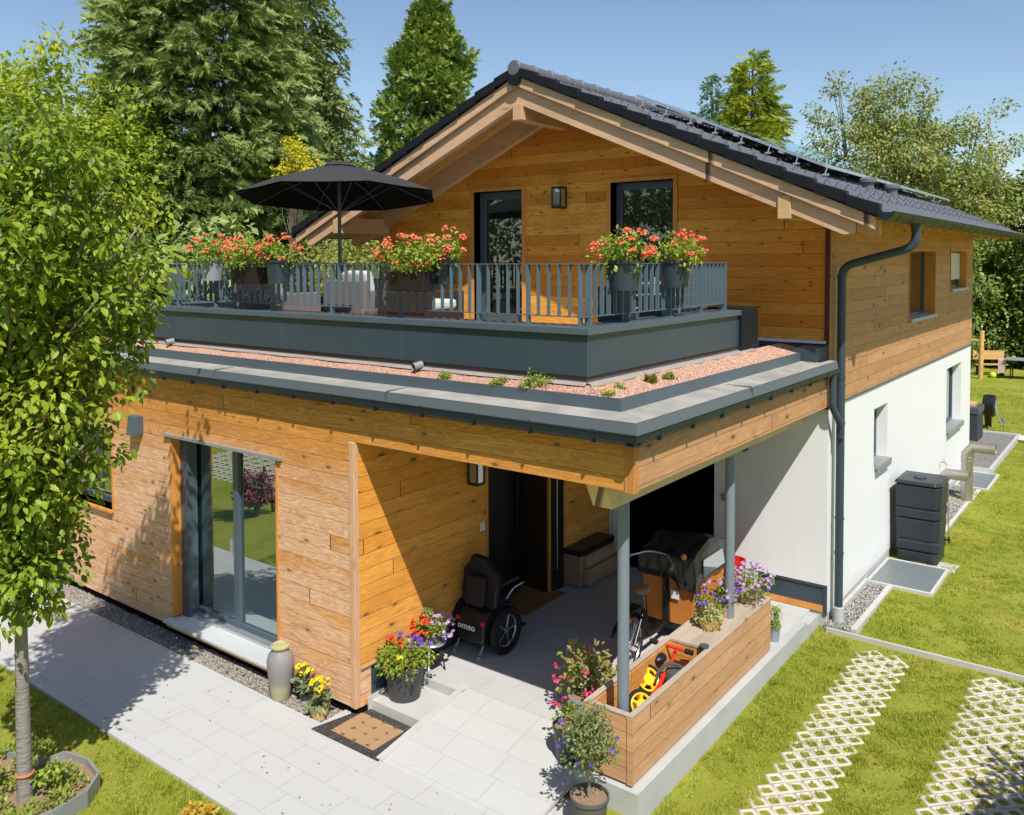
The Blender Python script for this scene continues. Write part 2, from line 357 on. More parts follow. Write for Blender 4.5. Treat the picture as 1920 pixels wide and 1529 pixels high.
# back and left walls
m = MB(); m.box(HX0, HX1-.3, HD-.3, HD, -.5, 5.0); m.prism([(HX0, 5.0), (HX1, 5.0), (HX1, S(0)-.2), (-4.02, S(-4.02)-.2), (HX0, S(HX0)-.2)], 'y', HD-.3, HD-.001); m.build('rear_wall', M_plaster, house)
m = MB(); m.box(HX0, HX0+.3, .3, HD-.3, -.5, 5.2); m.build('left_wall', M_plaster, house)
def window_x(ya, yb, za, zb, depth, jm, fm, gm, blind=None, sill=True, frame_proud=True, name='window'):
    """window in the X = 0 wall: lining, frame, pane"""
    fr = MB(); t = .055; X = -depth
    fr.box(X-.06, X, ya, ya+t, za, zb); fr.box(X-.06, X, yb-t, yb, za, zb); fr.box(X-.06, X, ya+t, yb-t, za, za+t+.02); fr.box(X-.06, X, ya+t, yb-t, zb-t, zb)
    f = fr.build(name, fm, house)
    MB().box(X-.05, X-.03, ya+t, yb-t, za+t+.02, zb-t).build('pane', gm, f)
    if jm:
        j = MB(); a = .03
        j.box(X, .016, ya, ya+a, za+.02, zb-a); j.box(X, .016, yb-a, yb, za+.02, zb-a); j.box(X, .018, ya, yb, zb-a, zb+.003)
        j.build('lining', jm, f)
    if sill:
        s = MB(); s.box(X+.002, .06, ya+.032, yb-.032 if jm else yb-.002, za-.03 if not jm else za, za+.022); s.box(.045, .062, ya+.03, yb-.03, za-.075 if not jm else za-.03, za)
        s.build('sill', M_sill if jm else M_flash, f)
    if blind:
        b = MB(); z = zb-.06
        while z > zb-.06-blind: b.box(X+.004, X+.02, ya+.05, yb-.05, z-.04, z-.004); z -= .042
        b.build('roller_blind', M_white, f)
    return f
window_x(*side_w[0], .17, M_jamb, M_frame, M_glass)
window_x(*side_w[1], .13, M_jamb, M_frame, M_glass, blind=.52)
window_x(*low_w[0], .17, None, M_frame, M_glass)
window_x(*low_w[1], .17, None, M_frame, M_glass)
def window_y(xa, xb, za, zb, Y, fm, gm, jm, jw=.03, y0=0.0, proud=.02, bottom=True, t=.09, mull=None, name='window', sub='pane'):
    fr = MB()
    fr.box(xa, xa+t, Y, Y+.07, za, zb); fr.box(xb-t, xb, Y, Y+.07, za, zb); fr.box(xa+t, xb-t, Y, Y+.07, zb-t, zb); fr.box(xa+t, xb-t, Y, Y+.07, za, za+t)
    if mull: fr.box(mull-.055, mull+.055, Y-.012, Y+.06, za+.01, zb-.01)
    f = fr.build(name, fm, house, bevel=.006)
    for a, b in ([(xa+t, xb-t)] if not mull else [(xa+t, mull-.055), (mull+.055, xb-t)]):
        MB().box(a, b, Y+.03, Y+.05, za+t, zb-t).build(sub, gm, f)
    if jm:
        j = MB(); y1 = y0-proud
        j.box(xa-jw-.03, xa-.0, y1, Y+.02, za, zb); j.box(xb, xb+jw+.03, y1, Y+.02, za, zb); j.box(xa-jw-.03, xb+jw+.03, y1-.003, Y+.02, zb, zb+.055)
        j.build('lining', jm, f)
    return f
window_y(-5.81, -4.81, 3.5, 5.64, .16, M_frame, M_glass, M_jamb, t=.12, name='balcony_door')
window_y(-3.19, -2.17, 3.5, 5.65, .16, M_frame, M_glass, M_jamb, t=.10, name='balcony_door')
# white front wall beside the shed opening
m = MB(); m.box(-1.54, -.301, 0, .25, .355, 2.66); m.box(-.301, -.012, 0, .021, .355, 2.64); m.box(-3.215, -3.13, 0, .25, 0, 2.66); m.box(-3.13, -1.54, 0, .25, 2.4, 2.66); m.build('white_front_wall', M_plaster, house)
m = MB(); m.box(-1.54, -.05, .006, .22, .09, .355); m.box(-.05, -.008, -.004, .02, -.03, .355); m.box(-1.56, -.052, -.012, .03, .325, .345); m.build('plinth_panel', M_anth, house)
m = MB(); m.box(-1.5, -.055, .004, .05, .005, .088); m.build('plinth_board', M_jamb, house)
m = MB(); m.box(-3.4, -3.13, .25, 3, 0, 2.6); m.box(-1.54, -1.4, .25, 3, 0, 2.6); m.box(-3.4, -1.4, 3, 3.1, 0, 2.6); m.box(-3.4, -1.4, .25, 3, 2.4, 2.6); m.box(-3.4, -1.4, .25, 3, -.1, -.0); m.build('shed_room', M_black, house)  # inner walls coloured black, so the room's darkness is painted in
# ------------------------------------------------ gable roof
EX0, EX1, RY0, RY1 = -8.91, .87, -1.22, 11.2
def slope_slab(mb, x0, x1, y0, y1, t0, t1):
    """slab under the roof plane on one side, between depth t0 (top) and t1 (bottom)"""
    mb.prism([(x0, S(x0)-t0), (x1, S(x1)-t0), (x1, S(x1)-t1), (x0, S(x0)-t1)], 'y', y0, y1)
roof = MB(); slope_slab(roof, -4.02, EX1-.03, RY0+.02, RY1-.05, .09, .13); slope_slab(roof, EX0+.03, -4.02, RY0+.02, RY1-.05, .09, .13)
roof = roof.build('roof', M_tiled, house)
m = MB(); slope_slab(m, -4.02, EX1-.06, RY0+.03, RY1-.06, .131, .17); slope_slab(m, EX0+.06, -4.02, RY0+.03, RY1-.06, .131, .17); m.build('soffit', M_soffit, roof)
# interlocking tiles: courses up the slope, every tile a step with a raised rib
def tiles(side):
    V = []; F = []; n = 16; L = 4.89/n; ty = .30; ny = int((RY1-RY0)/ty)
    prof = [(0, .0), (.035, .028), (.075, .028), (.11, .0), (.19, -.004), (.225, .02), (.262, .02), (.295, 0.0)]
    for i in range(n):
        for j in range(ny):
            y0 = RY0+.03+j*ty; b = len(V)
            xa, xb = (-4.02+i*L*side, -4.02+((i+1)*L+.03)*side)
            for x, lift in ((xa, .0), (xb, .035)):
                for q, h in prof: V.append((x, y0+q, S(x)-.075+h+lift))
            k = len(prof)
            for q, h in prof: V.append((xb, y0+q, S(xb)-.095))
            for r in (0, 1):
                for q in range(k-1):
                    f = (b+r*k+q, b+r*k+q+1, b+(r+1)*k+q+1, b+(r+1)*k+q); F.append(f if side < 0 else f[::-1])
    return V, F
for sd_ in (1, -1):
    V, F = tiles(sd_); bulk('roof_tiles', V, F, M_tile, roof)
m = MB()
for sgn in (1, -1):                                         # verge tiles stepping down both barges
    for i in range(14):
        L = 4.89/14; a = -4.02+sgn*i*L; b = -4.02+sgn*((i+1)*L+.02)
        m.prism([(a, S(a)-.005), (b, S(b)+.032), (b, S(b)-.108), (a, S(a)-.135)], 'y', RY0-.045-.008*(i % 2), RY0+.06)
m.build('verge_tiles', M_tiled, roof, bevel=.01)
m = MB()
for i in range(30):
    y = RY0-.06+i*.42
    m.lathe([(.10, 0), (.115, .02), (.115, .05), (.10, .06), (.098, .43)], (-4.02, y, S(-4.02)-.03), 14, 'y')
m.build('ridge_tiles', M_tile, roof, smooth=True)
m = MB(); m.prism([(-4.13, 7.2), (-3.91, 7.2), (-3.93, 7.0), (-4.02, 6.97), (-4.11, 7.0)], 'y', RY0-.055, RY0-.01); m.build('ridge_cap', M_tiled, roof)
m = MB(); slope_slab(m, -4.02, EX1-.04, RY0, RY0+.04, .135, .27); slope_slab(m, EX0+.04, -4.02, RY0, RY0+.04, .135, .27); m.build('bargeboard', M_beam, roof)
m = MB()
for y0, y1 in ((RY0+.06, RY0+.16), (-.13, -.012)):
    for sgn in (1, -1):
        e = -4.02+sgn*4.62
        m.prism([(-4.02, S(-4.02)-.172), (e, S(e)-.172), (e, S(e)-.40), (e-sgn*.12, S(e-sgn*.12)-.47), (-4.02, S(-4.02)-.52)][::sgn], 'y', y0, y1)
m.build('rafter', M_beam, roof)
for x, hw, z0, z1 in ((-4.02, .08, 6.50, 6.73), (-.18, .075, 4.98, 5.25), (-7.86, .075, 4.98, 5.25)):
    MB().box(x-hw, x+hw, RY0+.03, -.002, z0, z1).build('purlin', M_beamy, roof, bevel=.006)
y = .25                                           # rafter tails below the eaves
while y < 11:
    for sgn in (1, -1):
        a = -4.02+sgn*4.03; e = -4.02+sgn*4.66
        MB().prism([(a, S(a)-.172), (e, S(e)-.172), (e, S(e)-.27), (a, S(a)-.38)][::sgn], 'y', y, y+.09).build('rafter_tail', M_beamy, roof)
    y += .72
m = MB(); m.box(0.001, .04, -.0, HD, 5.1, 5.32); m.build('eaves_board', M_soffit, roof)
def gutter(x, z, y0, y1, name='gutter', r=.088):
    prof = [(r*math.cos(a), r*math.sin(a)) for a in [math.pi+math.pi*k/10 for k in range(11)]]
    g = MB(); out = prof + [(p[0]*.93, p[1]*.93) for p in reversed(prof)]
    g.prism([(x+p[0], z+p[1]) for p in out], 'y', y0, y1)
    g.prism([(x+p[0], z+p[1]) for p in prof], 'y', y0-.008, y0)
    g.tube([(x+r, y0-.008, z), (x+r, y1, z)], .011, 8)
    yy = y0+.3
    while yy < y1:
        g.prism([(x+p[0]*1.05, z+p[1]*1.05) for p in prof], 'y', yy, yy+.03); yy += .62
    return g.build(name, M_gutter, roof, smooth=True)
gutter(EX1+.075, S(EX1)-.07, RY0-.04, RY1)
gutter(EX0-.055, S(EX0)-.075, RY0-.04, RY1)
def arc(pts, r=.15, k=5):                                   # round the corners of a polyline
    out = [Vector(pts[0])]
    for a, b, c in zip(pts[:-2], pts[1:-1], pts[2:]):
        a, b, c = Vector(a), Vector(b), Vector(c); p = b+(a-b).normalized()*r; q = b+(c-b).normalized()*r
        for i in range(k+1):
            t = i/k; out.append(p*(1-t)**2 + b*2*t*(1-t) + q*t*t)
    return out + [Vector(pts[-1])]
dp = MB(); dp.tube(arc([(.925, .28, 4.98), (.925, .28, 4.66), (.10, .13, 4.42), (.10, .13, -.05)], .14), .052, 14)
for z in (4.28, 3.0, 2.42, 1.2, .75): dp.tube([(.10, .13, z), (.10, .13, z+.035)], .058, 14)
dp.lathe([(.075, .0), (.052, -.16)], (.925, .28, 4.99), 14)
dp.tube(arc([(.075, -.12, 3.08), (.075, -.12, 2.66), (.135, .05, 2.42), (.115, .06, 2.26)], .09), .043, 12)
dp.build('downpipe', M_anth, house, smooth=True)
m = MB(); m.lathe([(.07, -.25), (.07, .12), (.06, .13)], (.10, .13, -.05), 14); m.build('drain_socket', M_conc, house, smooth=True)
# ------------------------------------------------ solar panels on the right slope
m = MB(); fr = MB(); br = MB()
n0 = .16
for i in range(3):
    for j in range(8):
        x0 = -3.62+i*1.03; x1 = x0+1.0; y0 = 1.55+j*1.12; y1 = y0+1.09
        for mb, a, b, o in ((m, n0, n0-.012, .02), (fr, n0-.004, n0-.045, 0)):
            mb.prism([(x0+o, S(x0+o)+a), (x1-o, S(x1-o)+a), (x1-o, S(x1-o)+b), (x0+o, S(x0+o)+b)], 'y', y0+o, y1-o)
panel = fr.build('solar_panels', M_alu, house)
m.build('solar_cells', glassm('solar_glass', .12, (.006, .009, .02)), panel)
for i in range(8):
    x = -3.5+i*.42
    br.tube([(x, 1.5, S(x)-.02), (x+.04, 1.53, S(x)+.13)], .008, 6)
    br.box(x-.02, x+.06, 1.47, 1.53, S(x)-.01, S(x)+.015)
for x in (-3.3, -2.5, -1.9, -1.2): slope_slab(br, x, x+.04, 1.42, 10.5, -.08, -.11)
br.build('mounting_rails', M_alu, panel)
g0 = None                                                   # snow guards
for i in range(10):
    for j in range(26):
        x = -3.65+i*.46; y = -.75+j*.45+.2*(i % 2)
        if (x > -3.7 and x < -.35 and y > .9): continue
        mm = MB(); mm.tube([(x-.04, y, S(x)-.03), (x, y, S(x)+.03), (x+.05, y, S(x)-.03)], .006, 4); mm.build('snow_guard', M_blackm, roof)
for y in (3.1, 4.6):
    m = MB(); x = -.38; m.lathe([(.09, -.08), (.09, .07), (.13, .075), (.13, .12), (.10, .15)], (x, y, S(x)+.0), 14); m.build('roof_vent', M_tile, roof, smooth=True)

# ------------------------------------------------ front wing
YF = -5.05; WX0 = -10.6; RX = -3.22
m = MB()                                                    # front cladding round the patio door and the side window
fz0, fz1 = -.12, 3.13
def fb(a, b, z0, z1): m.box(a, b, YF, YF+.2, z0, z1)
fb(-4.47, RX, fz0, 2.66); fb(-6.60, -4.47, fz0, -.035); fb(-6.60, -4.47, 2.31, 2.66); fb(-8.02, -6.60, fz0, 2.66)
fb(-9.6, -8.02, fz0, 1.12); fb(-9.6, -8.02, 2.25, 2.66); fb(WX0, -9.6, fz0, 2.66); fb(WX0, -.072, 2.66, fz1)
m.build('front_cladding', M_front, house)
m = MB(); m.box(RX-.06, RX+.012, YF-.03, YF+.04, -.11, 2.655); m.build('corner_board', wood('corner_post', (.74, .36, .14), (.66, .3, .1), (.66, .47, .34), .6, bh=9, L=30, gap=0, along='z', knots=.3), house, bevel=.006)
m = MB(); m.box(WX0, RX+.0, YF+.03, YF+.2, -.4, fz0-.012); m.build('plinth', M_black, house)
m = MB(); m.box(RX-.2, RX, YF+.2, -2.92, .29, 2.66); m.box(RX-.2, RX, -1.55, -.001, .0, 2.66); m.box(RX-.2, RX, -2.92, -1.55, 2.35, 2.66); m.build('recess_cladding', M_recess, house)
m = MB(); m.box(RX-.18, RX-.012, YF+.2, -2.92, -.1, .275); m.build('plinth_panel', M_anth, house)
m = MB(); m.box(RX, RX+.005, YF+.041, YF+.2, .29, 2.655); m.build('recess_cladding', M_recess, house)
m = MB(); m.box(RX-.02, RX+.02, YF+.05, -2.92, .275, .29); m.build('flashing_strip', M_alu, house)
m = MB(); m.box(RX-.2, RX+.004, YF+.1, -3.9, -.11, -.06); m.build('plinth_board', M_jamb, house)
# front door set back in the recess
d = MB(); d.box(RX-.50, RX-.44, -2.92, -1.55, 0, 2.35); door = d.build('front_door', M_blackm, house)
MB().tube([(RX-.40, -1.75, .6), (RX-.40, -1.75, 1.6)], .016, 8).build('handle', M_blackm, door, smooth=True)
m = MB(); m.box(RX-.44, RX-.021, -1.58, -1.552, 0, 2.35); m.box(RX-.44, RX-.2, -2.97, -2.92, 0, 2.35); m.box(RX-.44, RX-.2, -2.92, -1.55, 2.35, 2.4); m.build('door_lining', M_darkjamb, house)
m = MB(); m.box(RX-.02, RX+.018, -1.58, -1.552, 0, 2.35); m.build('door_trim', M_jamb, house); MB().box(RX-.2, RX+.018, -2.92, -2.895, .0, 2.35).build('door_trim', M_jamb, house)
m = MB(); m.box(-3.7, RX, -2.92, -1.55, -.1, .0); m.build('threshold', M_conc, house)
# right fascia and corner
m = MB(); m.box(-.06, 0.005, YF+.07, -.0, 2.66, fz1); m.build('side_fascia', M_side, house)
m = MB(); m.box(-.07, .014, YF-.012, YF+.072, 2.645, fz1); m.build('corner_board', wood('corner_block', (.62, .27, .07), (.55, .23, .06), bh=9, L=30, gap=0, along='z', knots=.3), house, bevel=.004)
m = MB(); m.box(-.055, -.0, -.05, 0.0, 2.62, fz1); m.build('corner_board', M_redboard, house)
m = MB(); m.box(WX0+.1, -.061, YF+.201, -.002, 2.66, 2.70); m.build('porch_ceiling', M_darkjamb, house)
m = MB(); m.prism([(-4.97, 2.66), (-.01, 2.66), (-.01, 2.42), (-4.84, 2.42)], 'x', -.50, -.31); m.build('porch_beam', wood('porch_glulam', (.78, .60, .33), (.72, .54, .28), bh=.9, L=40, gap=0, knots=.25, grain=.35, along='xy'), house, bevel=.004)
for y in (-4.55, -2.25):
    m = MB(); m.tube([(-.37 if y < -3 else -.365, y, .0), (-.37 if y < -3 else -.365, y, 2.42)], .052, 18); m.build('porch_post', M_post, house, smooth=True)
# flat roof edge: gutter, fascia flashing, upstand, gravel, parapet
M_anth3 = plain('roof_edge', (0.10, 0.12, 0.135), .45, .4, .0, var=.12, vs=2.2)
ev = MB()
FX, FY = .115, YF-.155
ev.prism([(FY, 3.245), (-4.85, 3.26), (-4.85, 3.13), (FY-.02, 3.155)], 'x', WX0-.1, -.2)
ev.prism([(FX, 3.245), (-.2, 3.26), (-.2, 3.13), (FX+.02, 3.155)][::-1], 'y', -4.9, -.1)
ev.add([(-.2, FY, 3.245), (FX, FY, 3.245), (FX, -4.9, 3.245), (-.2, -4.9, 3.26), (-.2, FY-.02, 3.155), (FX+.02, FY-.02, 3.155), (FX+.02, -4.9, 3.155)],
       [(0, 1, 2, 3), (0, 4, 5, 1), (1, 5, 6, 2)])
edge = ev.build('roof_edge_flashing', M_anth3, house)
tp = MB(); zt_ = .0035
tp.add([(WX0-.1, FY+.004, 3.245+zt_), (FX-.004, FY+.004, 3.245+zt_), (FX-.004, -.1, 3.245+zt_), (-.2, -.1, 3.26+zt_), (-.2, -4.9, 3.26+zt_), (WX0-.1, -4.9, 3.26+zt_)], [(0, 1, 4, 5), (1, 2, 3, 4)])
g = G('weathered_top_flashing', .75, .12); n = g.noise(sc(g, g.P, 1.0, 1.0, 1), 2.2, 5, .7); n2 = g.noise(g.P, 18, 3, .6)
g.col(g.mix(g.m('MULTIPLY', n2, .4), g.mix(g.ss(n, .35, .65), (.31, .295, .265), (.46, .43, .375)), (.25, .24, .22))); tp.build('top_flashing', g.mat, house)
m = MB()
for x in (-8.3, -5.4, -2.6): m.box(x, x+.02, FY-.003, -4.9, 3.2535, 3.2615); m.box(x, x+.02, FY-.020, FY-.002, 3.16, 3.25)
for y in (-2.9,): m.box(-.2, FX+.003, y, y+.02, 3.2535, 3.2615); m.box(FX+.002, FX+.02, y, y+.02, 3.16, 3.25)
m.build('sheet_seams', M_anth2, house)
def boxgutter(mb, a, b, ax, o, s):
    prof = [(-.0, .05), (-.0, .0), (.03, -.035), (.085, -.035), (.115, .0), (.115, .05), (.105, .05), (.105, .005), (.08, -.025), (.035, -.025), (.01, .005), (.01, .05)]
    pts = [(o+s*p, 3.095+q) for p, q in prof]
    mb.prism(pts if s > 0 else pts[::-1], ax, a, b)
    mb.tube([((a if ax == 'x' else o+s*.11), (o+s*.11 if ax == 'x' else a), 3.15), ((b if ax == 'x' else o+s*.11), (o+s*.11 if ax == 'x' else b), 3.15)], .011, 8)
    t = a+.4
    while t < b:
        if ax == 'x': mb.box(t, t+.02, o+s*.118 if s < 0 else o, o if s < 0 else o+.118, 3.054, 3.165)
        else: mb.box(o, o+.118, t, t+.02, 3.054, 3.165)
        t += .62
g = MB(); boxgutter(g, WX0, .12, 'x', YF-.06, -1); boxgutter(g, YF-.17, -.02, 'y', .01, 1); g.build('gutter', M_gutter, house)
up = MB(); up.box(WX0, -.19, -4.91, -4.885, 3.255, 3.37); up.box(-.215, -.19, -4.885, -.55, 3.255, 3.37); up.build('gravel_upstand', M_anth2, house)
gr = MB(); gr.prism([(-4.884, 3.2), (-4.884, 3.355), (-4.72, 3.425), (-4.72, 3.2)], 'x', WX0, -.62); gr.prism([(-.216, 3.2), (-.216, 3.355), (-.62, 3.425), (-.62, 3.2)], 'y', -4.72, -.03)
gr.add([(-.62, -4.884, 3.355), (-.216, -4.884, 3.355), (-.216, -4.72, 3.355), (-.62, -4.72, 3.425)], [(0, 1, 2, 3)]); gr.box(-.216, -.05, -.54, -.03, 3.2, 3.26); gr.build('roof_gravel', M_lav, house)
m = MB(); m.box(-.3, -.02, -.5, -.02, 3.262, 3.42); m.build('wall_base', M_anth, house)
OCT = (np.array([(1, 0, 0), (-1, 0, 0), (0, 1, 0), (0, -1, 0), (0, 0, .7), (0, 0, -.7)], float), np.array([(0, 2, 4), (2, 1, 4), (1, 3, 4), (3, 0, 4), (2, 0, 5), (1, 2, 5), (3, 1, 5), (0, 3, 5)]))
def pebbles(name, boxes, n, z, size, mat, parent=None):
    A = np.array([(b[1]-b[0])*(b[3]-b[2]) for b in boxes]); k = rng.choice(len(boxes), n, p=A/A.sum()); B = np.array(boxes)[k]
    zz_ = z if not callable(z) else 0
    p = np.stack([B[:, 0]+(B[:, 1]-B[:, 0])*rng.random(n), B[:, 2]+(B[:, 3]-B[:, 2])*rng.random(n), zz_+rng.random(n)*size*.6], 1)
    if callable(z): p[:, 2] += z(p[:, 0], p[:, 1])
    V, F = stamp(OCT, p, ball(n), size*(.5+rng.random(n)), ball(n)); o = bulk(name, V, F, mat, parent); return o
g = G('rose_pebbles', .9, .1); r = g.rnd(); g.col(g.mix(r, g.mix(g.ss(r, .0, .35), (.30, .15, .10), (.54, .31, .22)), (.72, .54, .43))); M_peb = g.mat
o = pebbles('gravel_stones', [(-9, -.62, -4.88, -4.74), (-.62, -.22, -4.88, -.1)], 34000, lambda x, y: 3.35+.07*np.clip(np.minimum((y+4.884)/.164, np.where(x > -.62, (-.216-x)/.404, 9)), 0, 1), .0065, M_peb, house); tag(o, kind='stuff')
m = MB(); random.seed(3)                                    # crinkled membrane hem at the foot of the parapet
def hem(p0, p1, nx, ny, n=90, wd=.028):
    vs = []; fs = []
    for i in range(n+1):
        t = i/n; x = p0[0]+(p1[0]-p0[0])*t; y = p0[1]+(p1[1]-p0[1])*t; w = wd*(1+.4*math.sin(t*47)+random.uniform(0, .4))
        vs += [(x, y, 3.448), (x+nx*w*.5, y+ny*w*.5, 3.436), (x+nx*w, y+ny*w, 3.420)]
    for i in range(n): fs += [(i*3+k, i*3+k+3, i*3+k+4, i*3+k+1) for k in (0, 1)]
    m.add(vs, fs)
hem((-8, -4.73), (-.63, -4.73), 0, -1); hem((-.63, -4.73), (-.63, -1.0), 1, 0, 50, .055)
m.build('membrane_hem', plain('grey_membrane', (.33, .29, .26), .8, .1, var=.2, vs=9), house)
PX0, PX1, PY0, PY1 = -7.98, -.62, -4.74, -.95
pp = MB(); zt = 3.86
pp.box(PX0, PX1, PY0, PY0+.3, 3.50, zt); pp.box(PX1-.3, PX1, PY0+.3, PY1, 3.50, zt); pp.box(PX0, PX0+.3, PY0+.3, 0, 3.5, zt); pp.box(-1.6, PX1-.3, PY1-.3, PY1, 3.5, zt); pp.box(-1.6, -1.3, PY1, 0, 3.5, zt)
parap = pp.build('parapet', M_anth, house)
m = MB(); m.box(PX0+.02, PX1-.02, PY0+.02, PY0+.28, 3.34, 3.498); m.box(PX1-.28, PX1-.02, PY0+.28, PY1-.02, 3.34, 3.498); m.box(PX0+.02, PX0+.28, PY0+.28, -.02, 3.34, 3.498); m.build('base_strip', M_membrane, parap)
cp = MB()
cp.box(PX0-.03, PX1+.035, PY0-.035, PY0+.33, zt, zt+.062); cp.box(PX1-.33, PX1+.035, PY0+.33, PY1-.0, zt, zt+.062); cp.box(PX0-.03, PX0+.33, PY0+.33, 0, zt, zt+.062); cp.box(-1.63, PX1-.33, PY1-.33, PY1, zt, zt+.062)
cp.build('coping', M_anth2, parap, bevel=.006)
m = MB(); m.box(-1.02, PX1+.045, -1.42, PY1+.01, 3.49, 3.945); m.build('end_shade_box', plain('black_end_shade', (.008, .010, .012), .6, .3), parap, bevel=.004)  # near-black box added over the parapet end, standing in for its shadow
m = MB()
for x in (-6.45, -4.75, -2.85): m.box(x, x+.004, PY0-.003, PY0, 3.5, zt)
m.box(PX1-.001, PX1+.003, PY0-.003, PY0+.001, 3.5, zt)
m.build('sheet_seams', M_anth2, parap)
m = MB(); m.box(PX0+.3, PX1-.3, PY0+.3, -.002, 3.3, 3.5); m.build('terrace_floor', plain('terrace_tile', (.38, .39, .40), .7, .2, var=.1), house)
for x in (-7.0, -2.57):
    m = MB(); m.tube([(x, PY0, 3.47), (x-.02, PY0-.10, 3.455)], .038, 14, caps=False); m.tube([(x-.02, PY0-.10, 3.455), (x, PY0, 3.47)], .034, 14, caps=False); m.build('scupper_pipe', M_flash, house, smooth=True)
m = MB(); m.box(WX0+.05, -.1, -4.84, 0, 2.75, 3.2); m.build('roof_core', M_membrane, house)
m = MB(); m.box(WX0, WX0+.2, YF+.2, 0, -.3, 3.12); m.box(WX0, HX0, -.2, 0, -.3, 3.1); m.build('left_wing_wall', M_front, house)
# patio door
f = window_y(-6.60, -4.47, .0, 2.30, -4.80, M_frame, M_glassr, None, t=.1, mull=-5.60, name='patio_door')
m = MB(); m.box(-6.571, -6.42, -4.94, -4.801, .0, 2.305); m.build('shutter_rail', M_frame, f)
MB().box(-6.599, -6.572, YF-.012, -4.80, -.0, 2.31).build('lining', M_jamb, f)
m = MB(); m.box(-4.50, -4.471, YF-.012, -4.8, -.0, 2.31); m.build('lining', M_jamb, f)
m = MB(); m.box(-6.70, -4.38, YF-.05, YF+.03, 2.312, 2.345); m.build('drip_cap', M_flash, f)
m = MB(); m.box(-6.64, -4.44, YF-.13, -4.79, -.034, .0); m.build('sill', M_sill, f, bevel=.004)
m = MB(); m.box(-6.62, -4.46, -4.9, -4.80, .0, .035); m.build('threshold_strip', M_alu, f)
m = MB(); m.box(-6.62, -4.46, YF-.09, YF, -.085, -.036); m.build('sill_support', M_jamb, f)
m = MB(); m.box(-5.68, -5.655, -4.84, -4.81, .95, 1.12); m.build('handle', M_alu, f)
# room corner seen through nothing: dark wall behind the glass
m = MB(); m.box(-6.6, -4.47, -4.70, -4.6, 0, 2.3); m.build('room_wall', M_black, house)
f = window_y(-9.6, -8.02, 1.12, 2.25, -4.86, M_frame, M_glassr, None, t=.08, mull=-8.8, name='window')
m = MB(); m.box(-8.045, -8.021, YF-.012, -4.86, 1.12, 2.25); m.box(-9.6, -8.02, YF-.06, -4.86, 1.09, 1.12); m.build('lining', M_jamb, f)
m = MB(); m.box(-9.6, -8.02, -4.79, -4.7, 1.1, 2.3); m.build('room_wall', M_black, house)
# ------------------------------------------------ terrace railing
rail = thing('terrace_railing', 'grey flat bar metal railing running round the roof terrace', 'railing', (-4, -4.6, 3.92))
RT = 4.47; RB = 4.0
M_rail = plain('railing_paint', (0.10, 0.145, 0.175), .35, .5, var=.06)
def run(p0, p1, posts, first=True):
    p0 = Vector((*p0, 0)); p1 = Vector((*p1, 0)); d = (p1-p0); L = d.length; d.normalize(); nrm = Vector((d.y, -d.x, 0))
    def bar(mb, t, w, th, z0, z1):
        c = p0+d*t; mb.prism([(c+d*a+nrm*b).xy[:] for a, b in ((-w, -th), (w, -th), (w, th), (-w, th))], 'z', z0, z1)
    mb = MB(); mb.prism([(p0+nrm*.02).xy[:], (p0-nrm*.02).xy[:], (p1-nrm*.02).xy[:], (p1+nrm*.02).xy[:]], 'z', RT, RT+.008); mb.build('top_rail', M_rail, rail)
    mb = MB(); mb.prism([(p0+nrm*.015).xy[:], (p0-nrm*.015).xy[:], (p1-nrm*.015).xy[:], (p1+nrm*.015).xy[:]], 'z', RB, RB+.008); mb.build('bottom_rail', M_rail, rail)
    for t in posts:
        mb = MB(); bar(mb, t, .006, .032, 3.925, RT); bar(mb, t, .03, .045, 3.923, 3.931); mb.build('post', M_rail, rail)
    ts = list(posts)
    for a, b in zip(ts[:-1], ts[1:]):
        n = max(1, round((b-a)/.116)); mb = MB()
        for k in range(1, n): bar(mb, a+(b-a)*k/n, .005, .021, RB+.008, RT)
        mb.build('balusters', M_rail, rail)
run((-7.3, -4.6), (-.73, -4.6), [0, .22, 1.06, 2.19, 3.25, 4.3, 5.36, 5.95, 6.52])
run((-.73, -4.6), (-.73, -1.56), [.05, .75, 1.6, 2.36, 3.0])
run((-.73, -1.56), (-1.45, -1.4), [.05, .7])
run((-7.3, -4.6), (-7.3, -.05), [.05, 1.1, 2.2, 3.3, 4.5])
# ---------------------------------------------------------------- ground
def hgt(x, y):
    x = np.asarray(x, float); y = np.asarray(y, float)
    r = np.interp(y, [-9, -4.8, -.3, 1.0, 12, 60], [-.33, -.31, -.20, -.15, -.14, -.1]); l = np.full_like(r, -.225)
    t = np.clip((x+.25)/.15, 0, 1); t = np.where(y > 10, 1.0, t)
    return l*(1-t)+r*t + .01*np.sin(x*1.7+y*.9)*np.sin(y*1.1-x*.6)*(t if True else 1)
def grid(xs, ys):
    X, Y = np.meshgrid(xs, ys); V = np.stack([X.ravel(), Y.ravel(), hgt(X, Y).ravel()], 1)
    nx = len(xs); i, j = np.meshgrid(np.arange(nx-1), np.arange(len(ys)-1)); a = (j*nx+i).ravel()
    return V, np.stack([a, a+1, a+nx+1, a+nx], 1)
g = G('lawn', .9, .1)
n1 = g.noise(g.P, .9, 4, .65); n2 = g.noise(g.P, 14, 3, .7); n3 = g.noise(g.P, 90, 2, .6)
c = g.mix(g.ss(n1, .35, .65), (.30, .34, .035), (.42, .42, .07))
c = g.mix(g.m('MULTIPLY', g.ss(n2, .5, .8), .5), c, (.46, .40, .13))
c = g.mix(g.m('MULTIPLY', g.ss(g.noise(sc(g, g.P, 1.6, 1.3, 1), 1.7, 4, .7), .66, .74), .75), c, (.58, .50, .33))
